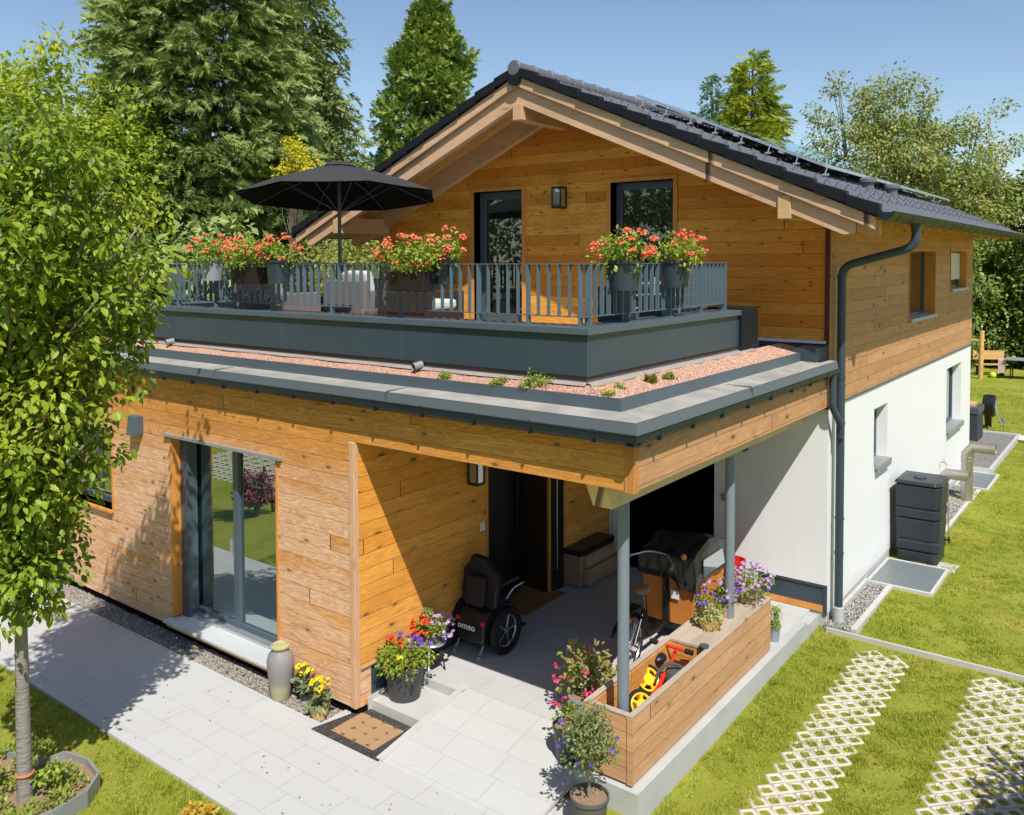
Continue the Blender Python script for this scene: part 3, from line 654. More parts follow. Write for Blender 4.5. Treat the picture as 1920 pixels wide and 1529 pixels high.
c = g.mix(g.m('MULTIPLY', n3, .6), c, (.16, .19, .02)); g.col(c); g.bump(g.m('ADD', n3, g.m('MULTIPLY', n2, .6)), .8, .03)
M_lawn = g.mat
xs = np.unique(np.concatenate([np.linspace(-150, -20, 14), np.linspace(-20, 8, 90), [-.25, -.1], np.linspace(10, 90, 10)]))
ys = np.unique(np.concatenate([np.linspace(-80, -14, 10), np.linspace(-13, 14, 80), np.linspace(16, 220, 26)]))
V, F = grid(xs, ys); tag(bulk('lawn', V, F, M_lawn, smooth=True), kind='structure')
# paving
g = G('concrete_paving', .8, .2)
x, y, z = g.sep(g.P); row = g.m('FLOOR', g.m('DIVIDE', y, .30)); fr = g.m('FRACT', g.m('DIVIDE', y, .30))
r1 = g.wn(g.comb(row, 2.2, 0)); u = g.m('ADD', g.m('DIVIDE', x, .62), g.m('MULTIPLY', r1, 3)); uf = g.m('FRACT', u); r2 = g.wn(g.comb(row, g.m('FLOOR', u), 1))
j = g.m('MAXIMUM', g.m('SUBTRACT', 1, g.ss(fr, .006, .018)), g.m('SUBTRACT', 1, g.ss(uf, .004, .009)))
n = g.noise(g.P, 1.4, 5, .65); n4 = g.noise(g.P, 220, 2, .6)
c = g.mix(r2, (.50, .50, .49), (.522, .522, .508)); c = g.mix(g.m('MULTIPLY', g.ss(n, .45, .75), .35), c, (.45, .44, .42)); c = g.mix(g.m('MULTIPLY', n4, .25), c, (.42, .41, .39))
c = g.mix(g.m('MULTIPLY', g.ss(g.vor(g.P, 3.1), .035, .02), .5), c, (.2, .19, .16)); c = g.mix(g.m('MULTIPLY', g.ss(g.noise(g.P, .8, 5, .7), .55, .75), .30), c, (.40, .385, .35)); c = g.mix(g.m('MULTIPLY', g.ss(g.noise(sc(g, g.P, 7, 7, 7), 1.0, 3, .7), .62, .7), .16), c, (.34, .32, .28))
g.col(g.mix(g.m('MULTIPLY', j, g.m('ADD', .12, g.m('MULTIPLY', g.noise(g.P, 3, 3, .6), .7))), c, (.20, .19, .17))); g.bump(g.m('SUBTRACT', g.m('MULTIPLY', n4, .2), j), .5, .004); M_pave = g.mat
m = MB(); m.box(-16, -.45, -6.74, -5.35, -.30, -.20); m.box(-3.43, -.45, -5.35, -4.88, -.30, -.20)
tag(m.build('path', M_pave), kind='structure')
m = MB(); m.box(-2.44, -.75, -4.22, -.0, -.12, 0); m.box(RX-.18, -2.44, -4.30, -.0, -.12, 0); m.box(-.75, -.22, -4.4, -.0, -.10, .001)
tag(m.build('porch_floor', M_pave), kind='structure')
m = MB(); m.prism([(-5.46, -.205), (-5.46, -.196), (-4.22, .0), (-4.22, -.1)], 'x', -2.44, -.75); m.box(-.75, -.45, -4.74, -4.4, -.3, -.06)
tag(m.build('ramp', M_pave), kind='structure')
M_kerb = plain('pale_kerb', (.50, .49, .46), .85, .15, var=.12, vs=5, bump=.2, bs=120)
m = MB(); m.box(-3.43, -2.52, -4.85, -4.30, -.24, -.10); m.box(-3.43, -2.52, -4.305, -4.28, -.12, -.004)
m.prism([(-5.46, -.21), (-5.46, -.185), (-4.19, .012), (-4.19, -.1)], 'x', -2.52, -2.44); m.box(-3.25, -3.21, -4.9, -4.3, -.2, -.055)
tag(m.build('entrance_step', M_kerb), kind='structure')
m = MB(); m.box(-.75, -.12, -4.74, -.42, -.7, -.002); m.box(-.75, -.10, -.42, -.02, -.7, -.03); m.box(-.752, -.45, -4.745, -4.70, -.7, -.003)
tag(m.build('concrete_ledge', M_conc), kind='structure')
# kerbs round the gravel and beside the house
m = MB(); m.box(.30, .37, -.05, 1.78, -.3, -.10); m.box(.02, 3.9, -.115, -.08, -.3, -.135)
m.box(.42, .48, 4.0, 7.1, -.3, -.10); m.box(.42, .50, 7.15, 8.3, -.3, -.12); m.box(.40, .47, 9.9, 14.6, -.3, -.02); m.box(-.7, .40, 14.5, 14.6, -.3, -.02); m.box(-.0, .40, 9.85, 9.92, -.3, -.02)
m.box(-.0, .05, .3, 1.75, -.3, -.06)
tag(m.build('kerb', M_kerb), kind='structure')
m = MB(); m.box(-.02, .30, -.07, 1.78, -.3, -.125); m.box(-.02, .42, 3.9, 9.9, -.3, -.125); m.box(-.7, .40, 10.1, 14.5, -.3, -.06); m.box(-12, -3.43, -5.35, YF+.03, -.4, -.225)
g = G('grey_gravel', .95, .1); n = g.vor(g.P, 60, out='Color'); n = g.sep(n)[0]; g.col(g.mix(n, (.12, .12, .115), (.36, .35, .33))); g.bump(n, .8, .02)
tag(m.build('gravel_strip', g.mat), kind='structure')
g = G('grey_pebbles', .85, .2); r = g.rnd(); g.col(g.mix(r, g.mix(g.ss(r, 0, .4), (.08, .08, .085), (.30, .29, .27)), (.48, .46, .42))); M_gp = g.mat
o = pebbles('gravel', [(-.02, .29, -.06, 1.76), (-.02, .41, 3.9, 8.0), (-.02, .39, 10.1, 14.4)], 9000, -.122, .013, M_gp); tag(o, kind='stuff')
g = G('dark_pebbles', .85, .2); r = g.rnd(); g.col(g.mix(r, (.16, .145, .13), (.42, .38, .33))); M_gp2 = g.mat
o = pebbles('gravel', [(-11, -3.44, -5.34, -5.04)], 13000, -.222, .014, M_gp2); tag(o, kind='stuff')
# grass pavers: diamond lattice strips
M_gridp = plain('pale_grid_concrete', (.60, .55, .465), .9, .1, var=.22, vs=9, bump=.2, bs=150)
DX, PY = .1035, .2085
def lattice(x0, cols, y0, y1):                             # one concrete diamond cell beside the other, a fine joint between
    V = []; F = []; rows = int((y1-y0)/PY); hx, hy = DX, PY/2
    def ring(cx, cy, k, ch):
        cr = [(hx*k, 0), (0, hy*k), (-hx*k, 0), (0, -hy*k)]; out = []
        for i in range(4):
            p, c, n = cr[i-1], cr[i], cr[(i+1) % 4]
            out += [(cx+c[0]+(p[0]-c[0])*ch, cy+c[1]+(p[1]-c[1])*ch), (cx+c[0]+(n[0]-c[0])*ch, cy+c[1]+(n[1]-c[1])*ch)]
        return out
    for i in range(cols):
        for j in range(rows):
            cx, cy = x0+i*DX, y0+j*PY+(i % 2)*PY/2
            if cy > y1-.08: continue
            dz = random.uniform(-.004, .003); r = random.uniform(-.02, .02); n = len(V)
            for (k, ch, top) in ((.985, .07, 1), (.985, .07, 0), (.60+r, .13, 1), (.56+r, .13, 0)):
                for x, y in ring(cx, cy, k, ch): V.append((x, y, float(hgt(x, y))+(.012+dz if top else -.03)))
            for q in range(8):
                w = (q+1) % 8
                F += [(n+q, n+w, n+16+w, n+16+q), (n+q, n+8+q, n+8+w, n+w), (n+16+q, n+16+w, n+24+w, n+24+q)]
    return V, F
A = lattice(.562, 5, -6.508, -.10); B = lattice(1.79, 7, -6.45, -.10)
V = np.array(A[0]+B[0]); F = np.array(A[1]+[tuple(i+len(A[0]) for i in f) for f in B[1]])
tag(bulk('grid_paving', V, F, M_gridp), kind='structure')
# more grid paving across the garden path (seen in the patio door)
m = MB()
for i in range(16):
    for s in (1, -1):
        x = -15+i*.42
        m.prism([(x, -13.0), (x+.05, -13.0), (x+.05+s*.12, -9.4), (x+s*.12, -9.4)], 'z', -.26, -.205)
for i in range(14): m.box(-15.2, -8.4, -13+i*.26, -12.95+i*.26, -.26, -.204)
tag(m.build('grid_paving', M_gridp), kind='structure')
# grass blades
def tuft_proto(k=4, seed=2):
    r = random.Random(seed); v = []; f = []
    for i in range(k):
        a = r.uniform(0, 6.28); c, s = math.cos(a), math.sin(a); b = r.uniform(0, .5); l = r.uniform(.6, 1.1); o = (r.uniform(-.3, .3), r.uniform(-.3, .3))
        n = len(v); w = .07
        v += [(o[0]-s*w, 0, o[1]+c*w), (o[0]+s*w, 0, o[1]-c*w), (o[0]+c*b, l, o[1]+s*b)]; f.append((n, n+1, n+2))
    return np.array(v), np.array(f)
g = G('grass_blades', .6, .25); r = g.rnd(); n = g.noise(g.P, 1.1, 4, .65)
c = g.mix(r, (.17, .26, .02), (.60, .60, .09)); c = g.mix(g.ss(n, .48, .68), c, g.mix(r, (.52, .48, .08), (.68, .62, .17)))
g.col(c); tr = g.new('ShaderNodeBsdfTranslucent'); g.lk(c, tr.inputs[0]); ms = g.new('ShaderNodeMixShader'); ms.inputs[0].default_value = .35
out = [q for q in g.nt.nodes if q.type == 'OUTPUT_MATERIAL'][0]
g.nt.links.new(g.b.outputs[0], ms.inputs[1]); g.nt.links.new(tr.outputs[0], ms.inputs[2]); g.nt.links.new(ms.outputs[0], out.inputs[0]); M_blade = g.mat
def grass(regs):
    P = []
    for x0, x1, y0, y1, dens, size in regs:
        n = int((x1-x0)*(y1-y0)*dens); q = np.stack([x0+(x1-x0)*rng.random(n), y0+(y1-y0)*rng.random(n)], 1)
        P.append(np.column_stack([q, np.full(n, size)]))
    P = np.concatenate(P)
    def keep(p):
        x, y = p[:, 0], p[:, 1]; k = np.ones(len(p), bool)
        k &= ~((x > .02) & (x < 4) & (y > -.16) & (y < -.05))
        k &= ~((x < .92) & (y > 1.72) & (y < 3.0)); k &= ~((x < .66) & (y > 8.2) & (y < 9.95))
        for a, c in ((.562, 5), (1.79, 7)):                 # leave the bars of the grid clear
            ins = (x > a-DX) & (x < a+c*DX) & (y < -.12)
            i = np.round((x-a)/DX); fy = (y+(6.508 if c == 5 else 6.45))/PY
            d = np.full(len(x), 9.)
            for ii in (-1, 0, 1):
                col = i+ii; cx = a+col*DX; off = (np.abs(col) % 2)*.5; fj = np.abs((fy-off+.5) % 1-.5)*PY
                dd = np.abs(1-(np.abs(x-cx)/DX+fj/(PY/2)))*.073; dd = np.where(np.abs(x-cx) <= DX, dd, 9.); d = np.minimum(d, dd)
            k &= ~(ins & (d < .024) & (rng.random(len(x)) < .96))
        bare = (np.sin(x*5.1+1.3)*np.sin(y*4.3+.4)+np.sin(x*2.3-y*3.7)) > np.where(x < .5, .85, 1.2)
        return k & ~(bare & (rng.random(len(x)) < .85))
    P = P[keep(P)]; n = len(P)
    pos = np.column_stack([P[:, 0], P[:, 1], hgt(P[:, 0], P[:, 1])-.004]); D = np.tile([0, 0, 1.], (n, 1))+rng.normal(size=(n, 3))*.22
    near = ((P[:, 1] < -.1) & (P[:, 0] > .5))
    cl = .55+.9*np.clip(.5+.5*np.sin(P[:, 0]*7+3*np.sin(P[:, 1]*5.3))*np.sin(P[:, 1]*8.1+2*np.sin(P[:, 0]*6.1)), 0, 1); inst = P[:, 2]*cl*(.5+.9*rng.random(n))
    V1, F1 = stamp(tuft_proto(), pos, D, inst, rng.normal(size=(n, 3))+np.array([0, .01, 0]))
    return V1, F1
V, F = grass([(-.1, 4.0, -6.3, 0, 3800, .042), (.38, 4.0, 0, 6, 2200, .042), (-.0, 3.2, 6, 14, 800, .045), (-3, 3, 14, 24, 300, .06),
              (-8.0, -2.0, -8.6, -6.76, 3600, .042), (-7.0, -3.5, -9.4, -8.6, 1500, .034)])
tag(bulk('grass', V, F, M_blade), kind='stuff')
print('grass tris', len(F))

# ---------------------------------------------------------------- trees
M_bark = plain('grey_brown_bark', (.17, .14, .11), .9, .1, var=.35, vs=14, bump=1.0, bs=35)
g = G('pale_bark', .85, .15); b1 = g.noise(sc(g, g.P, 9, 9, 55), 1.0, 3, .6); b2 = g.noise(g.P, 6, 4, .65); b3 = g.noise(sc(g, g.P, 30, 30, 7), 1.0, 3, .7)
c_ = g.mix(b2, (.20, .18, .155), (.36, .33, .29)); c_ = g.mix(g.m('MULTIPLY', g.ss(b1, .55, .68), .55), c_, (.13, .10, .08)); c_ = g.mix(g.m('MULTIPLY', g.ss(b3, .55, .75), .4), c_, (.12, .10, .085))
g.col(c_); g.bump(g.m('ADD', b1, b3), .9, .012); M_barky = g.mat
M_lf_young = leafm('young_tree_leaf', (.07, .15, .010), (.28, .38, .028), (.32, .38, .03), .30)
M_lf_yel = leafm('yellow_green_leaf', (.38, .48, .03), (.66, .64, .05), (.30, .42, .04), .45)
M_thuja = leafm('thuja_spray', (.18, .26, .07), (.42, .49, .15), (.28, .36, .12), .18)
M_spruce = leafm('spruce_spray', (.13, .20, .07), (.30, .37, .13), (.26, .31, .10), .14)
M_pine = leafm('pine_spray', (.09, .17, .025), (.36, .43, .07), (.16, .25, .04), .2)
M_gold = leafm('golden_thuja', (.28, .36, .03), (.62, .60, .05), (.18, .26, .04), .28)
M_blue = leafm('blue_spruce', (.10, .20, .10), (.20, .32, .18), None, .1)
M_dec = leafm('deciduous_leaf', (.20, .29, .07), (.36, .43, .13), (.38, .36, .10), .35)
M_decg = leafm('hedge_leaf', (.11, .20, .03), (.34, .42, .09), (.24, .31, .09), .32)
M_hedgey = leafm('pale_hedge_leaf', (.26, .30, .06), (.46, .45, .11), None, .4)
SPR = fan_proto(8, .42, .15, .35, 1); SPR2 = fan_proto(6, .5, .2, -.1, 3); SPRH = fan_proto(7, .30, .17, .8, 5)
def trunk(t, pts, r0, r1, mat, limbs=(), name='trunk'):
    m = MB(); n = len(pts); m.tube(pts, [r0+(r1-r0)*i/(n-1) for i in range(n)], 12)
    for l in limbs: m.tube(l[0], [l[1]+(l[2]-l[1])*i/(len(l[0])-1) for i in range(len(l[0]))], 7)
    return m.build(name, mat, t, smooth=True)
def wig(a, b, n=6, w=.1):
    a = np.array(a, float); b = np.array(b, float); return [tuple(a+(b-a)*i/n+(rng.normal(size=3)*w if 0 < i < n else 0)) for i in range(n+1)]
# young street tree in front
t = thing('young_tree', 'young tree with slim grey trunk standing in the curved metal edged flower bed', 'tree', (-4.42, -7.78, -.22))
tx, ty = -4.42, -7.78
limbs = []; tips = []
for i in range(60):
    z = 1.55+3.65*((i+.5)/60)**.95; a = i*2.4+rng.normal()*.25; R = float(np.interp(z, [1.5, 2.4, 3.2, 4.1, 4.8, 5.3], [.50, .64, .78, .98, .80, .3]))*(.55+.55*rng.random()**.8)
    e = (tx+math.cos(a)*R, ty+math.sin(a)*R, z+.35+.35*rng.random()); s = (tx, ty, z-.35)
    limbs.append((wig(s, e, 4, .05), .028, .006)); tips.append((s, e))
trunk(t, [(tx, ty, -.3), (tx-.005, ty, .8), (tx, ty, 1.8), (tx+.02, ty, 3.0), (tx, ty+.03, 4.2), (tx, ty, 5.5)], .066, .014, M_barky, limbs)
C = []; Rr = []
for a_, R_x, z_ in ((.75, 1.12, 4.15), (1.3, 1.15, 3.8), (.3, .92, 3.9), (1.6, 1.2, 4.6), (-.4, 1.0, 4.3), (2.2, 1.2, 3.0), (.9, .8, 4.9)):
    e = (tx+math.cos(a_)*R_x, ty+math.sin(a_)*R_x, z_+.3); s = (tx, ty, z_-.7); tips.append((s, e)); m_ = MB(); m_.tube(wig(s, e, 4, .05), [.03, .024, .018, .012, .006], 7); m_.build('branch', M_barky, t, smooth=True)
for s, e in tips:
    s = np.array(s); e = np.array(e)
    for f in (.34, .5, .64, .78, .9, 1.02): C.append(s+(e-s)*f+rng.normal(size=3)*.11); Rr.append(.23+.11*rng.random())
C = np.array(C); Rr = np.array(Rr)
V, F = clumps_to_leaves(C, Rr*.85, 64, .080, LEAF, out=.8, down=.55, up=.5)
bulk('crown', V, F, M_lf_young, t); print('young tree', len(F))
m = MB(); m.tube([(tx+.068*math.cos(a), ty+.068*math.sin(a), .10) for a in np.linspace(0, 6.1, 12)], .012, 6, closed=True); m.build('tree_tie', plain('orange_tie', (.55, .2, .08), .7), t)
def conifer(name, label, base, top, R, mat, proto, nlev, per, size, prof=1.0, droop=.2, up=.2, layers=1.0, group=None, bark=M_bark, z0=0.0, core=True, rmin=.3, spin=.9):
    bx, by = base; t = thing(name, label, 'tree', (bx, by, -.15), group=group)
    trunk(t, [(bx, by, -.3), (bx, by, top*.5), (bx, by, top*.97)], R*.09+.08, .03, bark)
    P = []; D = []; NB = []
    for i in range(nlev):
        f = (i+rng.random()*.6)/nlev; z = z0+(top-z0)*f; Rz = R*((1-f)**prof)+.12
        nb_ = max(3, int(per*(Rz/R+.15)))
        for k in range(nb_):
            a = rng.random()*6.283; L = Rz*(.72+.36*rng.random())
            m_ = max(2, int(L/(size*.42)))
            for q in range(m_):
                s = rmin+(1-rmin)*(q+rng.random())/m_; r_ = L*s
                zz = z + up*L*s - droop*L*s*s*1.6 + rng.normal()*size*.22
                P.append((bx+math.cos(a)*r_+rng.normal()*size*.28, by+math.sin(a)*r_+rng.normal()*size*.28, zz))
                aa = a+rng.normal()*.55; D.append((math.cos(aa), math.sin(aa), up-droop*2*s+rng.normal()*.25))
    P = np.array(P); D = np.array(D); n = len(P)
    V, F = stamp(proto, P, D, size*(.65+.6*rng.random(n)), np.tile([0, 0, 1.], (n, 1))+rng.normal(size=(n, 3))*.45, rng.normal(size=n)*spin)
    bulk('crown', V, F, mat, t); print(name, n, len(F)); return t

n = 2600; q = np.column_stack([rng.uniform(-.05, 4, n), rng.uniform(-6.2, 8, n)]); q = q[(np.sin(q[:, 0]*3.1+1)*np.sin(q[:, 1]*2.3)+.4*rng.normal(size=len(q)) > .55) & ~((q[:, 0] < .95) & (q[:, 1] > -.2) & (q[:, 1] < 4)) & ~((q[:, 0] < .5) & (q[:, 1] > -.2))]
V, F = stamp(LEAF, np.column_stack([q, hgt(q[:, 0], q[:, 1])+.012]), ball(len(q))*.9+np.array([0, 0, .35]), .030*(.6+.9*rng.random(len(q))), ball(len(q))*.4+np.array([0, 0, 1.]))
tag(bulk('clover', V, F, leafm('clover_leaf', (.14, .24, .03), (.30, .38, .06), None, .3)), kind='stuff')

n = 130; q = np.column_stack([rng.uniform(-9, -.6, n), rng.uniform(-6.7, -5.5, n)]); q[:40] = np.column_stack([rng.uniform(-2.3, -.8, 40), rng.uniform(-3.9, -.6, 40)])
zz_ = np.where(q[:, 1] > -4.2, .004, -.195)
V, F = stamp(LEAF2, np.column_stack([q, zz_]), np.column_stack([rng.normal(size=(n, 2)), np.full(n, .05)]), .022*(.5+rng.random(n)), np.tile([0, 0, 1.], (n, 1)))
tag(bulk('fallen_leaves', V, F, leafm('dry_leaf', (.16, .10, .04), (.26, .22, .07), None, .1)), kind='stuff')
M_lf_mid = leafm('fresh_green_leaf', (.20, .32, .03), (.42, .52, .05), (.30, .40, .04), .4)
conifer('cypress_tree', 'giant dark green cypress with feathery drooping sprays behind the left end of the terrace', (-21.9, 5.5), 21, 4.1, M_thuja, SPR, 110, 27, .46, prof=.42, droop=.22, up=.30, z0=.4, rmin=.62)
conifer('spruce_tree', 'tall dark spruce with drooping side branches between the giant cypress and the house roof', (-23.9, 11.2), 20, 3.7, M_spruce, SPRH, 64, 22, .66, prof=.95, droop=.30, up=.25, z0=.5, rmin=.18)
t = thing('pine_tree', 'bushy mid green pine rising against the sky between parasol and roof ridge', 'tree', (-26.9, 22, -.2))
C = []; RR_ = []; limbs = []
for i in range(330):
    f = (i+.5)/330; z = 3+14.6*f; Rz = 4.1*(1-f)**.68+.18; a = i*2.4+rng.normal()*.4; q = Rz*(.45+.6*rng.random()**.6)*(1+.18*math.sin(z*2.1+a*2))
    C.append((-26.9+q*math.cos(a), 22+q*math.sin(a), z)); RR_.append(.42+.30*rng.random()*(1-f*.5))
    if i % 6 == 0: limbs.append((wig((-26.9, 22, z-.5), C[-1], 4, .08), .07, .02))
trunk(t, [(-26.9, 22, -.3), (-26.9, 22, 9), (-26.9, 22, 17.2)], .3, .05, M_bark, limbs)
V, F = clumps_to_leaves(np.array(C), np.array(RR_), 46, .34, SPR2, out=1.1, down=-.25, up=.3, shell=.15); bulk('crown', V, F, M_pine, t)
conifer('golden_thuja_tree', 'yellow green cone shaped thuja behind the roof, right of the tiny spruce', (-12.9, 30), 14.6, 2.7, M_gold, SPR, 80, 20, .55, prof=.62, droop=.12, up=.25, z0=2, rmin=.45)
conifer('small_spruce_tree', 'small blue green spruce tip just left of the yellow green thuja', (-16.8, 34), 14.9, 2.3, M_blue, SPRH, 54, 16, .48, prof=1.1, droop=.3, up=.1, z0=7, rmin=.1)
def broad(name, label, base, h0, h1, R, mat, ncl, per, leaf, group=None, cr=.55, proto=LEAF2, stems=3, seed=1, bark=M_bark, flat=1.0, cat='tree', fill=.55, z=-.2, tr=1.0):
    bx, by = base; t = thing(name, label, cat, (bx, by, z), group=group)
    r = np.random.default_rng(seed); d = ball(ncl, r); rad = fill+(1-fill)*r.random(ncl)**.5
    C = np.array([bx, by, (h0+h1)/2])+d*rad[:, None]*np.array([R, R*flat, (h1-h0)/2])*(1+.16*np.sin(d[:, 0:1]*5+seed)+.12*np.sin(d[:, 2:3]*7+seed*2))
    limbs = []
    for i in range(0, ncl, max(1, ncl//26)): limbs.append((wig((bx, by, h0*.7+.2), tuple(C[i]), 4, .12*tr), (.05+R*.012)*tr, .012*tr))
    if stems: trunk(t, [(bx, by, z-.1), (bx+.05, by, h0*.6+.1), (bx, by, (h0+h1)/2)], (.05+R*.04)*tr, .04*tr, bark, limbs)
    V, F = clumps_to_leaves(C, cr*(.7+.6*r.random(ncl)), per, leaf, proto, out=.7, down=.25, up=.45, shell=.2)
    bulk('crown' if cat == 'tree' else 'foliage', V, F, mat, t); return t
broad('deciduous_tree', 'airy light green deciduous tree with many upright limbs above the right side of the roof', (-7.0, 28), 5.2, 12.4, 2.8, M_dec, 200, 90, .16, cr=.62, seed=4, fill=.25)
broad('deciduous_tree', 'spreading olive green tree joined to the right side of the airy deciduous tree', (-4.3, 30), 4.0, 11.3, 2.9, M_dec, 200, 90, .16, cr=.62, seed=5, fill=.25)
broad('broadleaf_tree', 'low dense green tree at the right edge behind the eaves', (-.8, 33), 1.5, 9.2, 3.2, M_decg, 240, 70, .24, cr=.75, seed=6)
broad('broadleaf_tree', 'dense green tree mostly cut off by the right edge of the photo', (4.6, 34), 1.0, 9.6, 3.6, M_decg, 160, 60, .26, cr=.8, seed=7)
broad('broadleaf_tree', 'mid green tree crown just beyond the far corner of the house, above the laurel hedge', (-4.2, 35), 1.0, 8.6, 2.7, M_decg, 220, 60, .24, cr=.75, seed=8)
broad('laurel_hedge', 'dark glossy laurel hedge behind the picnic table on the rear lawn', (-2.6, 31.6), -.6, 4.2, 4.6, leafm('laurel_leaf', (.05, .10, .015), (.16, .25, .035), None, .2, .3, .5), 420, 60, .20, cr=.55, seed=9, flat=.28, cat='hedge', stems=0, fill=.6)
broad('laurel_bush', 'rounded yellow green bush beside the far corner of the house', (-4.1, 27.5), .2, 6.2, 1.7, M_decg, 130, 60, .19, cr=.5, seed=10, cat='bush', stems=1)
broad('maple_tree', 'bright yellow green maple at the upper left corner of the photo', (-21.6, .0), 3.5, 10.4, 2.7, M_lf_yel, 260, 70, .17, cr=.62, seed=11, fill=.35)
broad('maple_tree', 'light green tree just left of the giant cypress, lower than the yellow maple', (-21.0, 1.9), 1.5, 9.3, 1.9, M_lf_mid, 230, 70, .15, cr=.55, seed=12, fill=.35)
broad('maple_tree', 'shaded green tree behind the crown of the young tree at the left edge', (-17.4, -2.6), .5, 7.3, 2.4, M_decg, 220, 60, .17, cr=.55, seed=13)
broad('dark_fir_bush', 'dark evergreen bush under the giant cypress behind the terrace corner', (-16.8, 2.2), .2, 5.2, 1.9, M_thuja, 130, 60, .26, cr=.5, seed=14, cat='bush')
broad('pale_hedge', 'pale yellow green sunlit hedge seen through the terrace railing behind the umbrella pole', (-16.2, 7.3), -.2, 5.6, 3.4, M_hedgey, 330, 70, .12, cr=.5, seed=15, flat=.6, cat='hedge', stems=0, fill=.6)
broad('yellow_laburnum', 'small bright yellow patch of foliage at the right side of the giant cypress', (-17.3, 5.4), 6.5, 8.2, .55, leafm('yellow_leaf', (.60, .52, .02), (.75, .66, .04), None, .4), 26, 60, .10, cr=.22, seed=16, tr=.3)
broad('privet_hedge', 'green hedge just outside the right edge, throwing its shade on the grass pavers', (3.9, -4.1), -.1, 2.0, .5, M_decg, 380, 90, .08, cr=.28, seed=17, cat='hedge', flat=4.4, stems=0, fill=.5)
broad('hydrangea_bush', 'pink purple flowering bush on the lawn across the path, seen mirrored in the patio door', (-10.1, -8.3), -.1, .6, .36, leafm('pink_flowers', (.35, .05, .16), (.45, .09, .25), None, .2), 40, 50, .045, cr=.12, seed=18, cat='bush', z=-.22)
for i, (x, y, h, rr_) in enumerate([(-34, -30, 13, 5), (-26, -34, 15, 5), (-17, -33, 12, 4.5), (-9, -35, 14, 5), (0, -34, 13, 5), (9, -33, 15, 5), (18, -30, 13, 5), (-40, -20, 12, 4.5)]):
    broad('garden_tree', 'tall broadleaf tree behind the viewer, seen only mirrored in the glass', (x, y), 1.5, h, rr_, M_decg, 120, 50, .42, cr=1.2, seed=40+i, group='trees behind the viewer')
# ---------------------------------------------------------------- plants in pots
M_terra = plain('woven_basket', (.62, .40, .17), .8, .15, var=.3, vs=30, bump=.8, bs=60)
M_pot = plain('anthracite_pot', (.055, .055, .06), .45, .4, var=.15)
M_potb = plain('blue_black_pot', (.035, .05, .065), .35, .45, var=.15)
M_potbr = plain('brown_box_pot', (.028, .020, .017), .6, .2, var=.15)
M_potg = plain('pale_grey_pot', (.27, .30, .34), .5, .3, var=.05)
M_soil = plain('dry_soil', (.30, .21, .13), .95, .1, var=.4, vs=40, bump=1.0, bs=70)
M_gl = leafm('geranium_leaf', (.18, .30, .03), (.42, .50, .07), None, .35)
M_gf = leafm('geranium_flower', (.86, .10, .05), (.92, .30, .18), None, .3)
M_pl = leafm('petunia_leaf', (.17, .26, .03), (.38, .44, .06), None, .35)
M_lil = leafm('lilac_petal', (.42, .24, .55), (.62, .48, .74), None, .3)
M_vio = leafm('violet_petal', (.11, .05, .42), (.24, .12, .60), None, .3)
M_red = leafm('red_petal', (.70, .03, .02), (.80, .12, .05), None, .3)
M_yelf = leafm('yellow_petal', (.85, .62, .01), (.90, .75, .03), None, .3)
M_fuch = leafm('fuchsia_petal', (.62, .03, .12), (.78, .10, .28), None, .3)
FLW = []
def flower_proto(k=5, cup=.3):
    v = [(0, 0, 0)]; f = []
    for i in range(k*2):
        a = math.pi*i/k; r = .5 if i % 2 == 0 else .40
        v.append((r*math.cos(a), cup, r*math.sin(a)))
    for i in range(k*2): f.append((0, 1+i, 1+(i+1) % (k*2)))
    return np.array(v), np.array(f)
FP = flower_proto()
def bush(parent, C, R, n, leaf, mat, flat=1.0, name='foliage', seed=0):
    r = np.random.default_rng(seed+99); k = max(6, n//28); d = ball(k, r); cc = np.array(C)+d*np.array(R)*(.35+.6*r.random(k))[:, None]
    V, F = clumps_to_leaves(cc, np.mean(R)*.38, max(4, n//k), leaf, LEAF, out=.8, down=.15, up=.5, flat=flat)
    return bulk(name, V, F, mat, parent)
def blooms(parent, pts, nrm, size, mat, name='flowers', cup=None):
    pts = np.array(pts); V, F = stamp(FP, pts, np.array(nrm), size*(.75+.5*rng.random(len(pts)))); return bulk(name, V, F, mat, parent)
def umbels(parent, C, R, k, mat, size=.05, per=12, up=.3, fs=.028, name='blossoms', seed=0):
    r = np.random.default_rng(seed+5); d = ball(k, r); d[:, 2] = d[:, 2]*.75+up-.05; c = np.array(C)+d*np.array(R)*1.04
    P = np.repeat(c, per, 0)+ball(k*per, r)*size*np.array([1, 1, .6]); N = (P-np.repeat(c, per, 0))+np.array([.0, -.02, .03])
    return blooms(parent, P, N, fs, mat, name)
def round_pot(parent, c, r, h, mat, taper=.78, name='pot', n=26):
    m = MB(); m.lathe([(r*taper, 0), (r*.97, h*.9), (r*1.05, h*.9), (r*1.06, h), (r*.97, h), (r*.94, h*.82)], c, n); return m.build(name, mat, parent, smooth=True)
